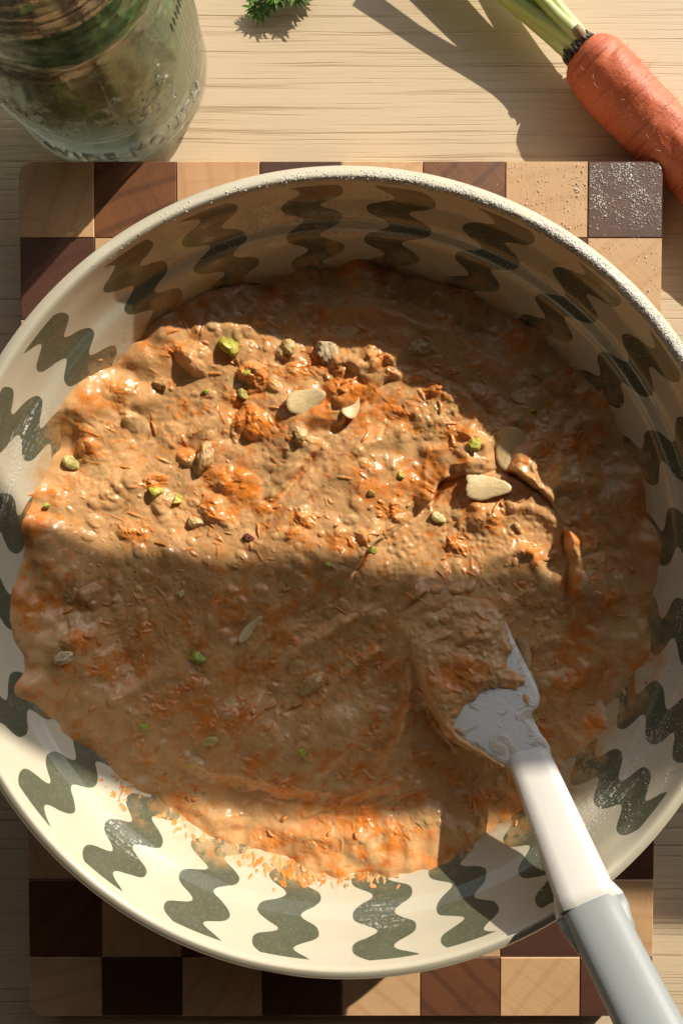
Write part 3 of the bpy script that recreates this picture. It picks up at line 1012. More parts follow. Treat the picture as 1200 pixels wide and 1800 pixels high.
CL = [(706, 1112), (724, 1062), (800, 1038), (870, 1054), (884, 1084), (896, 1128), (906, 1140), (890, 1156), (896, 1178), (918, 1184), (928, 1198), (906, 1210), (872, 1208), (842, 1218), (818, 1238),
      (800, 1262), (796, 1288), (840, 1318), (886, 1346), (880, 1358), (838, 1334), (792, 1304), (766, 1272), (744, 1232), (722, 1172)]
sg = signed(HU, HV, CL) + 7 * vnoise(HU, HV, 18, 3) + 4 * vnoise(HU, HV, 7, 4)
mottle(H, 131)
dress(H, 120, 170, 110, (690, 1040, 950, 1360), 5)
H.fold([(705, 1120), (722, 1062), (800, 1040)], 1.2 * MM, 20, 4)
H.h += (fbm(HU, HV, 40, 12, 2) * 2.0 * MM + fbm(HU, HV, 14, 13, 3) * 0.7 * MM + fbm(HU, HV, 5, 14, 2) * 0.13 * MM).astype(np.float32)
ramp_ = np.clip(sg / 30, 0, 1) ** 0.7
ax, ay = 138.0, 257.0
sP = ((HU - 792) * ax + (HV - 1078) * ay) / (ax * ax + ay * ay)
hz = 0.0632 + 0.0190 * sP + 0.0015 * np.clip(sP - 0.6, 0, None)
thick = np.where(sg > 0, 0.0006 + ramp_ * (0.0022 + np.clip(H.h, -0.002, 0.01) * 0.9), -0.0012)
off = np.clip(-signed(HU, HV, OUTL) / 10, 0, 1)
zz = hz + thick - off * 0.007
hx, hy_, _ = at(HU, HV, hz)
keep = (sg > -2.5)
ny2, nx2 = HU.shape
id2 = np.arange(ny2 * nx2).reshape(ny2, nx2)
q2 = np.stack([id2[:-1, :-1], id2[1:, :-1], id2[1:, 1:], id2[:-1, 1:]], -1).reshape(-1, 4)
q2 = q2[keep.ravel()[q2].all(1)]
P2 = np.stack([hx.ravel(), hy_.ravel(), zz.ravel()], -1) - np.array(SO)
u2 = np.unique(q2); rm = np.full(ny2 * nx2, -1); rm[u2] = np.arange(len(u2))
sm = link('batter_smear', npmesh('batter_smear', P2[u2], rm[q2], np.clip(H.c.reshape(-1, 3)[u2], 0.01, 0.9)), M_BATTER, spat)
# thin wiped film and dabs on the bare silicone
r3 = np.random.default_rng(8)
Vd = []; Fd = []; Cd = []
for u, v, a, b, rot in ((924, 1228, 13, 5, 1.2), (842, 1318, 22, 5, .62), (905, 1202, 16, 5, .1), (806, 1284, 10, 4, .7)):
    base = len(Vd)
    for k in range(14):
        t = 2 * math.pi * k / 14
        j = r3.uniform(0.45, 1.35)
        uu = u + (a * math.cos(t) * math.cos(rot) - b * math.sin(t) * math.sin(rot)) * j
        vv = v + (a * math.cos(t) * math.sin(rot) + b * math.sin(t) * math.cos(rot)) * j
        Vd.append(atv(uu, vv, head_z(uu, vv)) + Vector((0, 0, 0.00036)) - SO); Cd.append(TAN * 1.0)
    Vd.append(atv(u, v, head_z(u, v)) + Vector((0, 0, 0.0009)) - SO); Cd.append(ORANGE * 0.6 + TAN * 0.5)
    for k in range(14):
        Fd.append((base + (k + 1) % 14, base + k, base + 14))
link('batter_dab', npmesh('batter_dab', np.array([tuple(v) for v in Vd]), np.array(Fd), np.array(Cd)), M_BATTER, spat)

# ------------------------------------------------------------------ nuts in the batter
def almond(u, v, L, W, rot, pitch, roll, label, lift=0.0, cut=None):
    pts = []
    for k in range(26):
        t = 2 * math.pi * k / 26
        x = math.cos(t); y = math.sin(t) * (1 - 0.28 * x) * (1 + 0.05 * math.sin(5 * t + u) + 0.06 * math.sin(3 * t + v) + 0.03 * math.sin(11 * t))
        if cut is not None and x < cut: x = cut + 0.04 * math.sin(9 * t)
        pts.append((x, y))
    Vv = []; Cc = []; Ff = []
    lay = ((0.0, 1), (0.45, 1), (0.8, 1), (0.96, 0.9), (1.0, 0.4), (1.0, -0.4), (0.96, -0.9), (0.5, -1), (0.0, -1))
    T = 0.00075
    for s_, zt in lay:
        for x, y in pts:
            bend = 0.0012 * (x * s_) ** 2 - 0.0006 * (y * s_) ** 2
            Vv.append(Vector((x * s_ * L / 2, y * s_ * W / 2, zt * T + bend)))
            b_ = 1.0 - 0.12 * (math.sin(y * s_ * 14 + x * 3) > 0.5)
            Cc.append(np.array((0.74, 0.56, 0.30)) * b_ if s_ < 0.97 else np.array((0.40, 0.22, 0.09)))
    n_ = len(pts)
    for k in range(len(lay) - 1):
        for i in range(n_):
            j = (i + 1) % n_
            Ff.append((k * n_ + i, k * n_ + j, (k + 1) * n_ + j, (k + 1) * n_ + i))
    o = link('almond_flake', npmesh('almond_flake', np.array([tuple(p) for p in Vv]), np.array(Ff), np.array(Cc)), M_NUT)
    z = bz(u, v)
    o.location = atv(u, v, z) + Vector((0, 0, -0.0003 + lift * 0.7))
    o.rotation_euler = (roll, pitch, -rot)
    tag(o, label, 'almond', 'almond flakes in the batter')
    return o


K = 1 / 4420.0
almond(538, 704, 72 * K, 42 * K, -0.35, 0.10, 0.12, 'cream almond flake lying flat beside the orange carrot lump in the sunlit batter', 0.0012)
almond(617, 716, 46 * K, 30 * K, -1.1, 0.3, 0.2, 'half buried almond flake just right of the flat cream one', 0.0003)
almond(852, 856, 92 * K, 44 * K, 0.06, 0.05, -0.1, 'long pale almond flake tucked under the curved fold of batter', 0.0012, -0.75)
almond(893, 788, 78 * K, 50 * K, 1.75, 0.15, 0.1, 'almond flake at the shadow edge above the fold, half in sun', 0.0014)
almond(912, 690, 42 * K, 34 * K, 1.2, 0.2, -0.25, 'pointed almond flake in the shade below the bowl rim', 0.001, -0.2)
almond(920, 1146, 60 * K, 22 * K, 1.25, 0.1, 0.3, 'almond flake beside the spatula head on its right edge', 0.0016)
almond(440, 1105, 62 * K, 18 * K, -0.85, 0.1, 0.2, 'narrow almond sliver on the shaded stirred ridge', 0.0008)


def chunk(name, u, v, size, cols, label, cat, group, seed, cuts=4, squash=0.7, grooves=0.0, lift=0.0, stretch=(1, 1, 1), rot=0.0):
    import bmesh
    b = bmesh.new()
    bmesh.ops.create_icosphere(b, subdivisions=4, radius=1.0)
    r = np.random.default_rng(seed)
    V_ = np.array([tuple(x.co) for x in b.verts])
    Fx = np.array([[q.index for q in f.verts] for f in b.faces])
    b.free()
    V_ = V_ * np.array(stretch)
    for _ in range(cuts):
        nrm = r.normal(size=3); nrm /= np.linalg.norm(nrm)
        d = r.uniform(0.35, 0.75)
        e = V_ @ nrm - d
        V_ = V_ - np.clip(e, 0, None)[:, None] * nrm * 0.92
    nz = np.array([mnoise.fractal(Vector(p) * 2.2 + Vector((seed, 0, 0)), 0.6, 2.0, 4) for p in V_])
    if grooves:
        g = np.abs(np.sin(V_[:, 0] * 9 + nz * 3)) ** 0.6
        V_ = V_ * (1 - grooves * (1 - g))[:, None]
    V_ = V_ * (1 + (0.07 if cat == 'pistachio' else 0.14) * nz)[:, None]
    V_[:, 2] *= squash
    c0, c1 = np.array(cols[0]), np.array(cols[1])
    w_ = np.clip(0.5 + 0.9 * nz + 0.35 * V_[:, 2], 0, 1)[:, None]
    C_ = c0 * (1 - w_) + c1 * w_
    o = link(name, npmesh(name, V_ * (size * 0.96 / 2 * K), Fx, C_), M_NUT)
    o.location = atv(u, v, bz(u, v)) + Vector((0, 0, size * K * 0.01 + lift))
    o.rotation_euler = (0, 0, rot)
    tag(o, label, cat, group)
    return o


YG = ((0.26, 0.24, 0.02), (0.62, 0.56, 0.10)); GG = ((0.17, 0.23, 0.02), (0.46, 0.50, 0.08)); PG = ((0.34, 0.28, 0.06), (0.60, 0.50, 0.18))
pg = 'pistachio pieces in the batter'
for i, (u, v, s, cc, st, lab) in enumerate((
        (404, 608, 46, YG, (1, .85, 1), 'bright yellow green pistachio chunk standing at the rim shadow edge'),
        (273, 866, 36, YG, (.7, 1.1, 1), 'yellow pistachio piece touching an orange carrot shred, left of the curled one'),
        (312, 880, 34, YG, (.75, 1.05, 1), 'small curled pistachio piece right of its yellow twin in the sunlit batter'),
        (125, 812, 32, PG, (1.1, .8, 1), 'dull yellow pistachio piece near the left edge of the sunlit batter'),
        (436, 655, 24, YG, (.6, 1.2, 1), 'thin yellow pistachio sliver stuck on an orange lump'),
        (425, 690, 28, PG, (1.2, .7, 1), 'pale green pistachio crumb above the orange carrot patch'),
        (362, 688, 15, GG, (1.1, .7, 1), 'tiny green pistachio crumb right of the round batter lump'),
        (833, 782, 30, YG, (1.2, .8, 1), 'yellow pistachio piece on the lump above the curved fold'),
        (767, 912, 32, PG, (.8, 1.2, 1), 'pale yellow pistachio piece below the fold in the sun'),
        (703, 836, 17, YG, (1.3, .7, 1), 'small yellow pistachio crumb left of the curved fold'),
        (652, 868, 18, PG, (1, .9, 1), 'pale pistachio crumb in the middle of the sunlit batter'),
        (82, 890, 14, GG, (1, .8, 1), 'tiny bright green pistachio crumb at the far left of the batter'),
        (655, 968, 17, GG, (.9, 1, 1), 'green pistachio crumb in the diagonal crease'),
        (578, 992, 15, GG, (.8, 1.2, 1), 'green pistachio crumb on the upper edge of the shadow band'),
        (349, 1156, 36, GG, (1.1, .8, 1), 'dark green pistachio piece in the middle of the shadow band'),
        (256, 1278, 26, GG, (.8, 1.1, 1), 'green pistachio piece low on the left of the shadow band'),
        (370, 1300, 30, PG, (.7, 1.2, 1), 'dull pistachio half near the lower edge of the shadow band'),
        (532, 1322, 22, GG, (.9, 1, 1), 'green pistachio crumb low in the middle of the shaded batter'),
        (938, 1262, 26, PG, (.8, 1.1, 1), 'pale green pistachio piece caught in the notch of the spatula head'),
        (318, 1045, 20, PG, (1, .8, 1), 'pale pistachio crumb just inside the upper part of the shadow band'),
        (938, 722, 20, GG, (1.1, .8, 1), 'pistachio crumb in the deep shade right of the pointed almond'))):
    chunk('pistachio_piece', u, v, s, cc, lab, 'pistachio', pg, 50 + i, 9, 0.75, 0.0, 0.0004, st, random.uniform(0, 3))
WN = ((0.36, 0.17, 0.06), (0.68, 0.43, 0.18)); SV = ((0.40, 0.25, 0.11), (0.80, 0.66, 0.42)); OAT = ((0.52, 0.30, 0.12), (0.74, 0.50, 0.23))
wg = 'walnut and seed pieces in the batter'
for i, (u, v, s, cc, st, gv, lab) in enumerate((
        (576, 616, 50, SV, (1.1, .9, 1), .22, 'silvery ridged walnut piece glinting at the rim shadow edge'),
        (362, 802, 52, WN, (.6, 1.2, 1), .14, 'knobbly walnut piece with a wet glint in the sunlit batter'),
        (508, 612, 34, OAT, (1, .8, 1), .10, 'pale walnut crumb between the green chunk and the silvery walnut'),
        (528, 762, 30, OAT, (1.2, .8, 1), .10, 'pale crumb of walnut under the flat cream almond flake'),
        (112, 1156, 34, SV, (.7, 1.1, 1), .05, 'whitish seed shining in the shade at the left'),
        (437, 945, 22, ((0.07, 0.02, 0.015), (0.22, 0.07, 0.05)), (.8, 1.1, 1), .05, 'dark red brown crumb above the shadow band'),
        (735, 612, 38, SV, (1.2, .7, 1), .2, 'ridged walnut piece in the shade right of the silvery one'),
        (284, 672, 30, WN, (1, .9, 1), .12, 'reddish walnut crumb under the round batter lump'),
        (910, 928, 22, WN, (1.3, .6, 1), .05, 'small brown husk on the sunlit flank right of the fold'),
        (345, 920, 30, OAT, (1.1, .8, 1), .06, 'pale nut half just above the shadow band'),
        (548, 1205, 44, OAT, (.8, 1.2, 1), .08, 'dull pale nut sunk in the shaded batter left of the spatula'),
        (130, 1045, 34, WN, (1, 1, 1), .08, 'brown nut in a hollow of the shaded batter at the left'))):
    chunk('walnut_piece', u, v, s, cc, lab, 'nut', wg, 90 + i, 3, 0.7, gv, 0.0002, st, random.uniform(0, 3))

# ------------------------------------------------------------------ tubes, leaves
def tube(pts, rad, k=8, cap=True):
    V_ = []; F_ = []
    pts = [Vector(p) for p in pts]
    for i, p in enumerate(pts):
        t = (pts[min(i + 1, len(pts) - 1)] - pts[max(i - 1, 0)]).normalized()
        a = t.orthogonal().normalized() if i == 0 else (a - t * a.dot(t)).normalized()
        b = t.cross(a)
        for j in range(k):
            th = 2 * math.pi * j / k
            V_.append(p + (a * math.cos(th) + b * math.sin(th)) * rad[i])
    for i in range(len(pts) - 1):
        for j in range(k):
            j2 = (j + 1) % k
            F_.append((i * k + j, i * k + j2, (i + 1) * k + j2, (i + 1) * k + j))
    if cap:
        F_.append(tuple(range(k - 1, -1, -1))); F_.append(tuple(range((len(pts) - 1) * k, len(pts) * k)))
    return V_, F_


def tinted(name, V_, F_, col, parent=None, mat=None, var=0.15, seed=0):
    me = pymesh(name, V_, F_)
    a = me.color_attributes.new('tint', 'FLOAT_COLOR', 'POINT')
    r = np.random.default_rng(seed)
    n_ = len(me.vertices)
    c = np.ones((n_, 4), np.float32)
    if np.ndim(col) == 2:
        c[:, :3] = col
    else:
        c[:, :3] = np.array(col)
    c[:, :3] *= (1 + r.uniform(-var, var, n_))[:, None]
    a.data.foreach_set('color', c.ravel())
    return link(name, me, mat or M_LEAF, parent)


def leaflet(Vs, Fs, base, d, up, L, W):
    """a pointed folded leaflet of 6 faces"""
    s = d.cross(up).normalized(); u_ = s.cross(d).normalized()
    b = len(Vs)
    Vs += [base, base + d * L * .35 + s * W * .5 + u_ * W * .12, base + d * L * .4 - u_ * 0.06 * L, base + d * L * .35 - s * W * .5 + u_ * W * .12,
           base + d * L * .75 + s * W * .32 - u_ * L * .03, base + d * L * .78 - u_ * L * .12, base + d * L * .75 - s * W * .32 - u_ * L * .03, base + d * L - u_ * L * .2]
    Fs += [(b, b + 1, b + 2), (b, b + 2, b + 3), (b + 1, b + 4, b + 5, b + 2), (b + 2, b + 5, b + 6, b + 3), (b + 4, b + 7, b + 5), (b + 5, b + 7, b + 6)]


def frond(name, parent, p0, d0, length, seed, cols, dens=1.0, W=0.0022, side_len=0.022, droop=0.0, leaf=0.006):
    """a feathery carrot-top frond: a rachis, side stalks, and pointed leaflets"""
    r = random.Random(seed)
    Vs, Fs = [], []
    d = Vector(d0).normalized(); p = Vector(p0); pts = [p.copy()]
    for i in range(10):
        d = (d + Vector((r.uniform(-.1, .1), r.uniform(-.1, .1), r.uniform(-.06, .06) - droop))).normalized()
        p = p + d * length / 10; pts.append(p.copy())
    v_, f_ = tube(pts, [0.0009 * (1 - 0.7 * i / 10) for i in range(11)], 6)
    b = len(Vs); Vs += v_; Fs += [tuple(b + q for q in f) for f in f_]
    for i in range(2, 11):
        for sgn in (-1, 1):
            if r.random() > dens: continue
            t = (pts[min(i + 1, 10)] - pts[i - 1]).normalized()
            s = t.cross(Vector((0, 0, 1))).normalized() * sgn
            dd = (t * r.uniform(.5, .9) + s + Vector((0, 0, r.uniform(-.15, .35)))).normalized()
            SL = side_len * (1.15 - 0.075 * i) * r.uniform(.75, 1.2)
            sp = [pts[i] + dd * SL * q / 5 for q in range(6)]
            v_, f_ = tube(sp, [0.0005] * 6, 4)
            b = len(Vs); Vs += v_; Fs += [tuple(b + q for q in f) for f in f_]
            for q in range(1, 6):
                for g in (-1, 1):
                    n_ = dd.cross(Vector((0, 0, 1))).normalized() * g
                    ld = (dd * .8 + n_ * .8 + Vector((0, 0, r.uniform(-.3, .4)))).normalized()
                    leaflet(Vs, Fs, sp[q], ld, Vector((r.uniform(-.3, .3), r.uniform(-.3, .3), 1)), leaf * r.uniform(.7, 1.3), W * r.uniform(.8, 1.3))
            leaflet(Vs, Fs, sp[5], dd, Vector((0, 0, 1)), leaf * 1.4, W * 1.2)
    leaflet(Vs, Fs, pts[-1], d, Vector((0, 0, 1)), leaf * 1.6, W * 1.3)
    return tinted(name, Vs, Fs, cols, parent, M_LEAF, 0.3, seed)


# ------------------------------------------------------------------ carrot
CR = 0.0138
p_a = atv(1024, 92, CR); p_b = atv(1330, 425, CR * 0.9)
carrot = empty('carrot', p_a)
tag(carrot, 'orange carrot with pale green leaf stalks lying on the table beside the board', 'carrot')
ax = (p_b - p_a); CLEN = ax.length; ax.normalize()
carrot.rotation_euler = ax.to_track_quat('X', 'Z').to_euler()
rings = []
prc = [(-0.0022, 0.0040), (-0.0014, 0.0085), (0.0006, 0.0118), (0.0038, 0.0143), (0.010, 0.0160), (0.022, 0.0168), (0.045, 0.0166), (0.075, 0.0155), (0.105, 0.0138), (0.13, 0.0110), (0.15, 0.007), (0.163, 0.003), (0.17, 0.0006)]
prc = [(x, r_ * (0.83 - 0.6 * max(0, x - 0.03))) for x, r_ in catmull(prc, 6)]
KS = 64
Vc = []; Fc = []
for x, r_ in prc:
    for j in range(KS):
        th = 2 * math.pi * j / KS
        q = Vector((x * 260, math.cos(th) * 1.2, math.sin(th) * 1.2))
        dr = 0.00035 * mnoise.noise(q) + 0.0009 * mnoise.noise(Vector((x * 40, math.cos(th) * .8, math.sin(th) * .8)))
        # short cross creases
        cr = mnoise.noise(Vector((x * 520, math.cos(th) * 1.6 + 7, math.sin(th) * 1.6)))
        dr -= 0.0012 * max(0.0, cr - 0.14) / 0.4
        rr_ = max(0.0002, r_ + dr * min(1, r_ / 0.01))
        Vc.append((x, math.cos(th) * rr_, math.sin(th) * rr_))
for i in range(len(prc) - 1):
    for j in range(KS):
        j2 = (j + 1) % KS
        Fc.append((i * KS + j, (i + 1) * KS + j, (i + 1) * KS + j2, i * KS + j2))
Fc.append(tuple(range(KS))); Fc.append(tuple((len(prc) - 1) * KS + j for j in range(KS - 1, -1, -1)))
link('root', pymesh('root', Vc, Fc), M_CARROT, carrot)
# dark ring of old leaf bases round the crown
Vr, Fr = [], []
for k in range(19):
    th = 2 * math.pi * (k + random.uniform(-.3, .3)) / 19
    rad = 0.0070 + random.uniform(-.0005, .0003)
    b0 = Vector((-0.0016, math.cos(th) * rad, math.sin(th) * rad)); b1 = Vector((-0.0052 - random.uniform(0, .0016), math.cos(th) * rad * .97, math.sin(th) * rad * .97))
    v_, f_ = tube([b0, b0.lerp(b1, .5), b1], [0.0013, 0.0012 * random.uniform(.5, 1.1), 0.0004], 6)
    b = len(Vr); Vr += v_; Fr += [tuple(b + q for q in f) for f in f_]
tinted('crown_ring', Vr, Fr, (0.035, 0.028, 0.020), carrot, M_LEAF, 0.4)
v_, f_ = tube([(-0.003, 0.0005, 0.0048), (-0.0075, 0.0003, 0.0068), (-0.0095, 0.0003, 0.0072)], [0.0026, 0.0025, 0.0018], 10)
tinted('old_stub', v_, f_, (0.33, 0.22, 0.12), carrot, M_LEAF, 0.25)
# stalks: held together at the crown, then fanning out of the picture
inv = carrot.rotation_euler.to_matrix().inverted()
for k, (lat, elev, r0, tw) in enumerate(((0.0026, -2, 0.0042, 9), (-0.0028, -1, 0.0042, -8), (0.0004, 0, 0.0046, 1), (-0.0016, 2, 0.0036, -15), (0.0018, 4, 0.0036, 5), (0.0, 6, 0.0028, -4))):
    e_ = math.radians(elev); t_ = math.radians(tw)
    d_ = Vector((-math.cos(e_) * math.cos(t_), math.cos(e_) * math.sin(t_), math.sin(e_)))
    base = Vector((-0.001, lat, -0.0038 + k * 0.0016))
    pts = [base, base + Vector((-0.007, 0, 0.0002 * k)), base + Vector((-0.010, 0, 0)) + d_ * 0.010, base + Vector((-0.010, 0, 0)) + d_ * 0.04, base + Vector((-0.012, 0, -0.002)) + d_ * 0.085]
    pts = [Vector(p) for p in catmull(pts, 5)]
    rad = [1.12 * r0 * (0.72 + 0.28 * min(1, i / 6)) * (1.0 - 0.45 * i / len(pts)) for i in range(len(pts))]
    v_, f_ = tube(pts, rad, 18)
    nn = len(v_)
    cols = np.zeros((nn, 3))
    for i in range(nn):
        rib = 0.5 + 0.5 * math.cos((i % 18) / 18 * 2 * math.pi * 4)
        f0 = min(1, (i // 18) / 12)
        cols[i] = np.array((0.72, 0.78, 0.42)) * (1 - f0) + np.array((0.58, 0.68, 0.22)) * f0
        cols[i] *= 0.86 + 0.30 * rib
    tinted('stalk', v_, f_, cols, carrot, M_LEAF, 0.05)
# fine root hairs
Vr, Fr = [], []
rh = random.Random(3)
for k in range(95):
    x = rh.uniform(0.006, 0.09); th = rh.uniform(-0.2, math.pi + 0.2)
    r_ = float(np.interp(x, [p[0] for p in prc], [p[1] for p in prc])) + 0.0001
    p0 = Vector((x, math.cos(th) * r_, math.sin(th) * r_)); n_ = Vector((0, math.cos(th), math.sin(th)))
    tg = Vector((rh.uniform(-1, 1), -n_.z * rh.uniform(-1, 1), n_.y * rh.uniform(-1, 1))).normalized()
    L = rh.uniform(0.001, 0.0036)
    pts = [p0 - n_ * 0.0002, p0 + n_ * L * .3 + tg * L * .3, p0 + n_ * L * .35 + tg * L * .8, p0 + n_ * L * .2 + tg * L * 1.2]
    v_, f_ = tube(pts, [0.00009, 0.00008, 0.00006, 0.00003], 4)
    b = len(Vr); Vr += v_; Fr += [tuple(b + q for q in f) for f in f_]
o = tinted('root_hair', Vr, Fr, (0.74, 0.50, 0.36), carrot, M_LEAF, 0.1)
tag(o, kind='stuff')

# green sprig on the table at the top edge
sprig = empty('carrot_leaf', atv(560, -60, 0.012))
tag(sprig, 'bright green feathery leaf tip on the table at the top edge', 'leaf')
so_ = sprig.location
for k, (u0, v0, z0, u1, v1, z1, sd) in enumerate(((560, -75, 0.010, 428, -4, 0.0095, 1), (565, -80, 0.008, 474, -3, 0.006, 2), (570, -80, 0.006, 508, 2, 0.004, 3))):
    a = atv(u0, v0, z0); b = atv(u1, v1, z1)
    frond('leaf_blade', sprig, a - so_, b - a, (b - a).length * 0.92, 30 + sd, (0.13, 0.27, 0.035), 1.0, 0.0012, 0.0065, 0.0, 0.0040)

# ------------------------------------------------------------------ jar
JX, JY, _ = at(195, 132, 0.0)
jar = empty('glass_jar', (JX, JY, 0))
tag(jar, 'clear glass canning jar with green herbs inside behind the board corner', 'jar')
JR = 0.0467
jo = [(0.0, 0.0018), (0.030, 0.0016), (0.0375, 0.0002), (0.041, 0.0008), (0.0446, 0.0042), (0.0462, 0.009), (JR, 0.015), (JR, 0.082), (0.0462, 0.088), (0.0446, 0.0935), (0.0428, 0.0965), (0.0422, 0.0985),
      (0.0427, 0.0995), (0.0428, 0.1008), (0.0420, 0.1020), (0.0412, 0.1035), (0.0422, 0.1048), (0.0422, 0.1058), (0.0412, 0.1068), (0.0412, 0.1082), (0.0422, 0.1094), (0.0422, 0.1104), (0.0412, 0.1114), (0.0411, 0.1165), (0.0404, 0.1185),
      (0.0392, 0.1185), (0.0384, 0.1165), (0.0384, 0.098), (0.0398, 0.0945), (0.0418, 0.089), (0.0430, 0.082), (0.0432, 0.020), (0.0426, 0.012), (0.0405, 0.0070), (0.036, 0.0052), (0.0, 0.0050)]
jf = [(max(0, r), z) for r, z in [tuple(p) for p in catmull(jo, 3)]]
jb = link('body', lathe('body', jf, 128), M_GLASS, jar)


# raised lettering round the heel of the jar
fc_ = bpy.data.curves.new('lettering', 'FONT')
fc_.body = 'WIDE MOUTH'
fc_.size = 0.0105
fc_.align_x = 'CENTER'
fc_.extrude = 0.0005
fc_.bevel_depth = 0.0002
fc_.space_character = 1.3
fo = bpy.data.objects.new('lettering_tmp', fc_)
COL.objects.link(fo)
bpy.context.view_layer.update()
tm = bpy.data.meshes.new_from_object(fo.evaluated_get(bpy.context.evaluated_depsgraph_get()))
bpy.data.objects.remove(fo)
for vtx in tm.vertices:
    a_ = math.radians(22) + vtx.co.x / JR
    rr_ = JR + 0.00015 + vtx.co.z
    vtx.co = (rr_ * math.sin(a_), -rr_ * math.cos(a_), 0.0165 + vtx.co.y)
tm.name = 'lettering'
M_EMB = mat_glass('raised_glass', (0.96, 0.98, 0.95), rough=0.22, bd=0.0)
M_LET = mat_plain('frosted_glass', (0.82, 0.84, 0.78), 0.25, Transmission_Weight=0.7)
link('lettering', tm, M_LET, jar)

# raised fruit-and-scroll ornament, ribs and a ring round the body
Vr, Fr = [], []
ro = random.Random(4)
def ring_pts(a0, a1, h0, h1, n=14):
    return [((JR + 0.0003) * math.sin(a0 + (a1 - a0) * i / n), -(JR + 0.0003) * math.cos(a0 + (a1 - a0) * i / n), h0 + (h1 - h0) * i / n) for i in range(n + 1)]
for (a0, a1, h0, h1, r_) in ((-1.2, 0.95, 0.036, 0.036, 0.0007), (-1.2, 0.95, 0.0385, 0.0385, 0.0005)):
    v_, f_ = tube(ring_pts(a0, a1, h0, h1, 40), [r_] * 41, 6); b = len(Vr); Vr += v_; Fr += [tuple(b + q for q in f) for f in f_]
for k in range(46):
    a0 = ro.uniform(-0.9, 0.9); h0 = ro.uniform(0.041, 0.062)
    n = 12; rx, rz = ro.uniform(0.04, 0.10), ro.uniform(0.002, 0.005); t0 = ro.uniform(0, 6.28); tl = ro.uniform(2.2, 5.5)
    p_ = []
    for i in range(n + 1):
        t = t0 + tl * i / n
        a = a0 + rx * math.cos(t); p_.append(((JR + 0.0002) * math.sin(a), -(JR + 0.0002) * math.cos(a), h0 + rz * math.sin(t)))
    v_, f_ = tube(p_, [0.0005] * (n + 1), 5); b = len(Vr); Vr += v_; Fr += [tuple(b + q for q in f) for f in f_]
for k in range(16):
    a = 1.15 + 0.05 * k
    v_, f_ = tube(ring_pts(a, a + 0.03, 0.030 + 0.001 * (k % 3), 0.070, 8), [0.0004] * 9, 5); b = len(Vr); Vr += v_; Fr += [tuple(b + q for q in f) for f in f_]
link('ornament', pymesh('ornament', Vr, Fr), M_EMB, jar)
WL = 0.042
wp = [(0.0, 0.00515), (0.036, 0.00535), (0.0404, 0.0072), (0.0425, 0.0122), (0.04313, 0.020), (0.04313, WL + 0.0006), (0.0424, WL), (0.0, WL)]
wo = link('jar_water', lathe('jar_water', wp, 96), M_WATER)
wo.location = (JX, JY, 0)
tag(wo, 'clear water standing in the lower part of the glass jar', 'water')

herb = empty('herb_bunch', (JX, JY, 0.01))
tag(herb, 'bunch of dark green herbs standing in the glass jar', 'herbs')
rj = random.Random(12)
for k in range(7):
    a0 = rj.uniform(0, 6.28)
    b0 = Vector((0.018 * math.cos(a0), 0.018 * math.sin(a0), 0.0))
    a1 = a0 + rj.uniform(-1, 1) + 2.5
    e = Vector((0.026 * math.cos(a1), 0.026 * math.sin(a1), 0.105))
    pts = [b0.lerp(e, i / 8) + Vector((rj.uniform(-.002, .002), rj.uniform(-.002, .002), 0)) for i in range(9)]
    v_, f_ = tube(pts, [0.0013 - 0.00008 * i for i in range(9)], 7)
    st = tinted('stem', v_, f_, (0.13, 0.20, 0.05), herb, M_LEAF, 0.2, k)
    Vs, Fs = [], []
    for i in range(240):
        s = rj.uniform(0.38, 1.0)
        q = pts[min(8, int(s * 8))]
        dd = Vector((rj.uniform(-1, 1), rj.uniform(-1, 1), rj.uniform(-.5, .8))).normalized()
        rad_lim = 0.0385 if q.z < 0.075 else 0.034
        b_ = q + dd * rj.uniform(0, 0.022)
        h2 = math.hypot(b_.x, b_.y)
        if h2 > rad_lim - 0.005: b_ = Vector((b_.x * (rad_lim - .006) / h2, b_.y * (rad_lim - .006) / h2, b_.z))
        L = rj.uniform(0.008, 0.018)
        tip = b_ + dd * L
        h3 = math.hypot(tip.x, tip.y)
        if h3 > rad_lim + 0.004: dd = Vector((dd.x * .2, dd.y * .2, dd.z + .3)).normalized()
        leaflet(Vs, Fs, b_, dd, Vector((rj.uniform(-1, 1), rj.uniform(-1, 1), 1)), L, L * .55)
    tinted('leaves', Vs, Fs, (0.09, 0.19, 0.045), herb, M_LEAF, 0.5, 20 + k)

for m_ in range(4):
    Vs, Fs = [], []
    for i in range(70):
        a = rj.uniform(-2.0, 2.0); h = rj.uniform(0.030, 0.078); r_ = rj.uniform(0.024, 0.0385)
        b_ = Vector((r_ * math.sin(a), -r_ * math.cos(a), h))
        tg = Vector((math.cos(a), math.sin(a), 0)) * rj.choice((-1, 1))
        dd = (tg + Vector((0, 0, rj.uniform(-.8, .8)))).normalized()
        L = rj.uniform(0.007, 0.016)
        leaflet(Vs, Fs, b_, dd, Vector((math.sin(a), -math.cos(a), 0.6)), L, L * .55)
    tinted('leaves', Vs, Fs, ((0.10, 0.24, 0.06), (0.18, 0.36, 0.08), (0.08, 0.20, 0.09), (0.26, 0.40, 0.11))[m_], herb, M_LEAF, 0.5, 40 + m_)

# ------------------------------------------------------------------ flour
OCT = np.array([(1, 0, 0), (-1, 0, 0), (0, 1, 0), (0, -1, 0), (0, 0, 1), (0, 0, -1)], float)
OCF = np.array([(0, 2, 4), (2, 1, 4), (1, 3, 4), (3, 0, 4), (2, 0, 5), (1, 2, 5), (3, 1, 5), (0, 3, 5)])


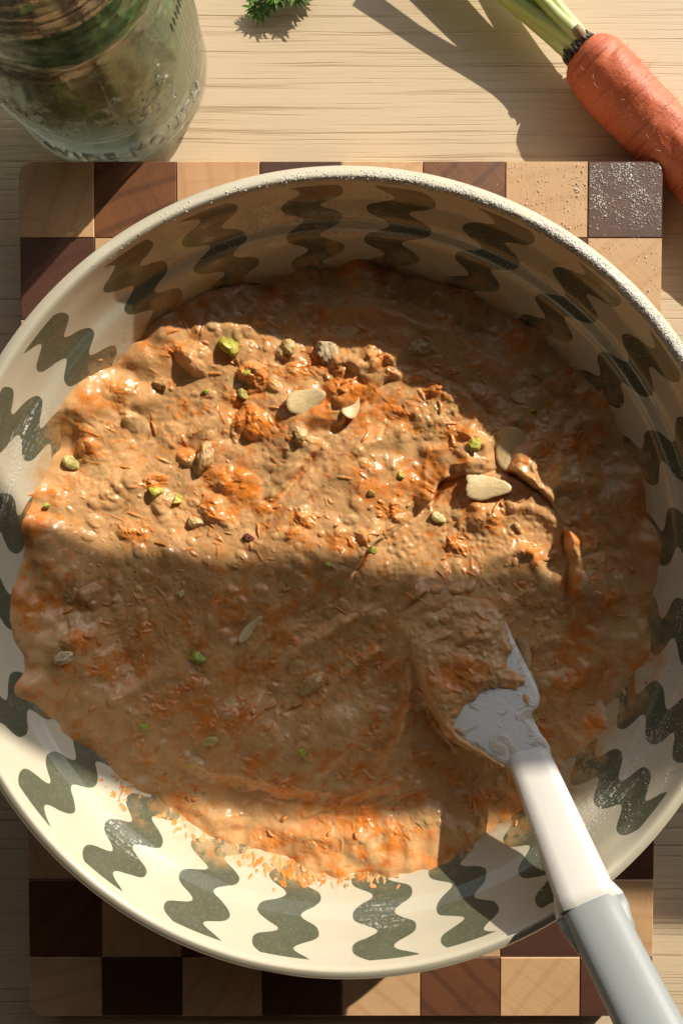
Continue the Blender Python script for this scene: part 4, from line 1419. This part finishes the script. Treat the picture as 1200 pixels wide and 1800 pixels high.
def grains(name, pos, rad, label):
    dn = np.array([mnoise.noise(Vector(p) * 90) + 0.6 * mnoise.noise(Vector(p) * 260) for p in pos])
    kp = dn > np.random.default_rng(1).uniform(-0.75, 0.45, len(pos))
    pos, rad = pos[kp], rad[kp] * (1 + 0.35 * np.clip(dn[kp], -0.5, 1))
    n_ = len(pos); r = np.random.default_rng(n_)
    V_ = pos[:, None, :] + OCT[None] * rad[:, None, None] * r.uniform(0.6, 1.3, (n_, 6, 1))
    F_ = OCF[None] + (np.arange(n_) * 6)[:, None, None]
    o = link(name, npmesh(name, V_.reshape(-1, 3), F_.reshape(-1, 3)), M_FLOUR)
    tag(o, label, 'flour', None, 'stuff')
    return o


rf = np.random.default_rng(99)
# on the rim, thickest on the far right
lipx = np.array([p[0] for p in LIP[::-1] + INNER[:3]]); lipz = np.array([p[1] for p in LIP[::-1] + INNER[:3]])
n_ = 19000
th = np.radians(180 - np.concatenate([rf.normal(46, 22, n_ - 900), rf.uniform(-45, 120, 900)]))
rl = 1.025 * np.clip(0.1354 + rf.normal(0, 0.0011, n_), 0.1340, 0.1394)
zl = ZR + np.interp(rl, lipx[::-1], lipz[::-1])
pos = np.stack([rl * np.sin(th), -rl * np.cos(th), zl], -1)
grains('rim_flour', pos, rf.lognormal(-8.35, 0.4, n_).clip(0.00008, 0.0005), 'white flour grains dusted along the upper right of the bowl rim')
# on the board's far right corner
pp = []
for (a, b, c, d, n_) in ((1036, 286, 1160, 404, 3600), (890, 288, 1030, 402, 520), (748, 288, 886, 330, 26), (1036, 412, 1160, 520, 260)):
    for _ in range(n_):
        pp.append(tuple(at(rf.uniform(a, c), rf.uniform(b, d), ZT)))
pos = np.array(pp); pos[:, 2] += 0.0001
rad = rf.lognormal(-8.75, 0.5, len(pos)).clip(0.00007, 0.0006)
grains('board_flour', pos, rad, 'white flour specks on the upper right squares of the cutting board')
# inside the bowl on the shaded right wall
n_ = 9000
th = np.radians(180 - rf.uniform(-30, 150, n_)); rl = 1.025 * rf.uniform(0.1235, 0.1325, n_)
pos = np.stack([rl * np.sin(th), -rl * np.cos(th), wall_z(rl)], -1)
grains('bowl_flour', pos, rf.lognormal(-8.95, 0.4, n_).clip(0.00005, 0.00030), 'fine flour dust on the shaded inner wall of the bowl')
# on the carrot
Mx = Matrix.Translation(p_a) @ carrot.rotation_euler.to_matrix().to_4x4()
pp = []
for _ in range(240):
    x = rf.normal(0.03, 0.02); t = rf.uniform(0.2, math.pi - 0.2)
    if x < 0.004: continue
    r_ = float(np.interp(x, [p[0] for p in prc], [p[1] for p in prc]))
    pp.append(tuple(Mx @ Vector((x, math.cos(t) * r_, math.sin(t) * r_))))
grains('carrot_flour', np.array(pp), rf.lognormal(-9.0, 0.4, len(pp)).clip(0.00006, 0.0003), 'flour specks sprinkled on the carrot')
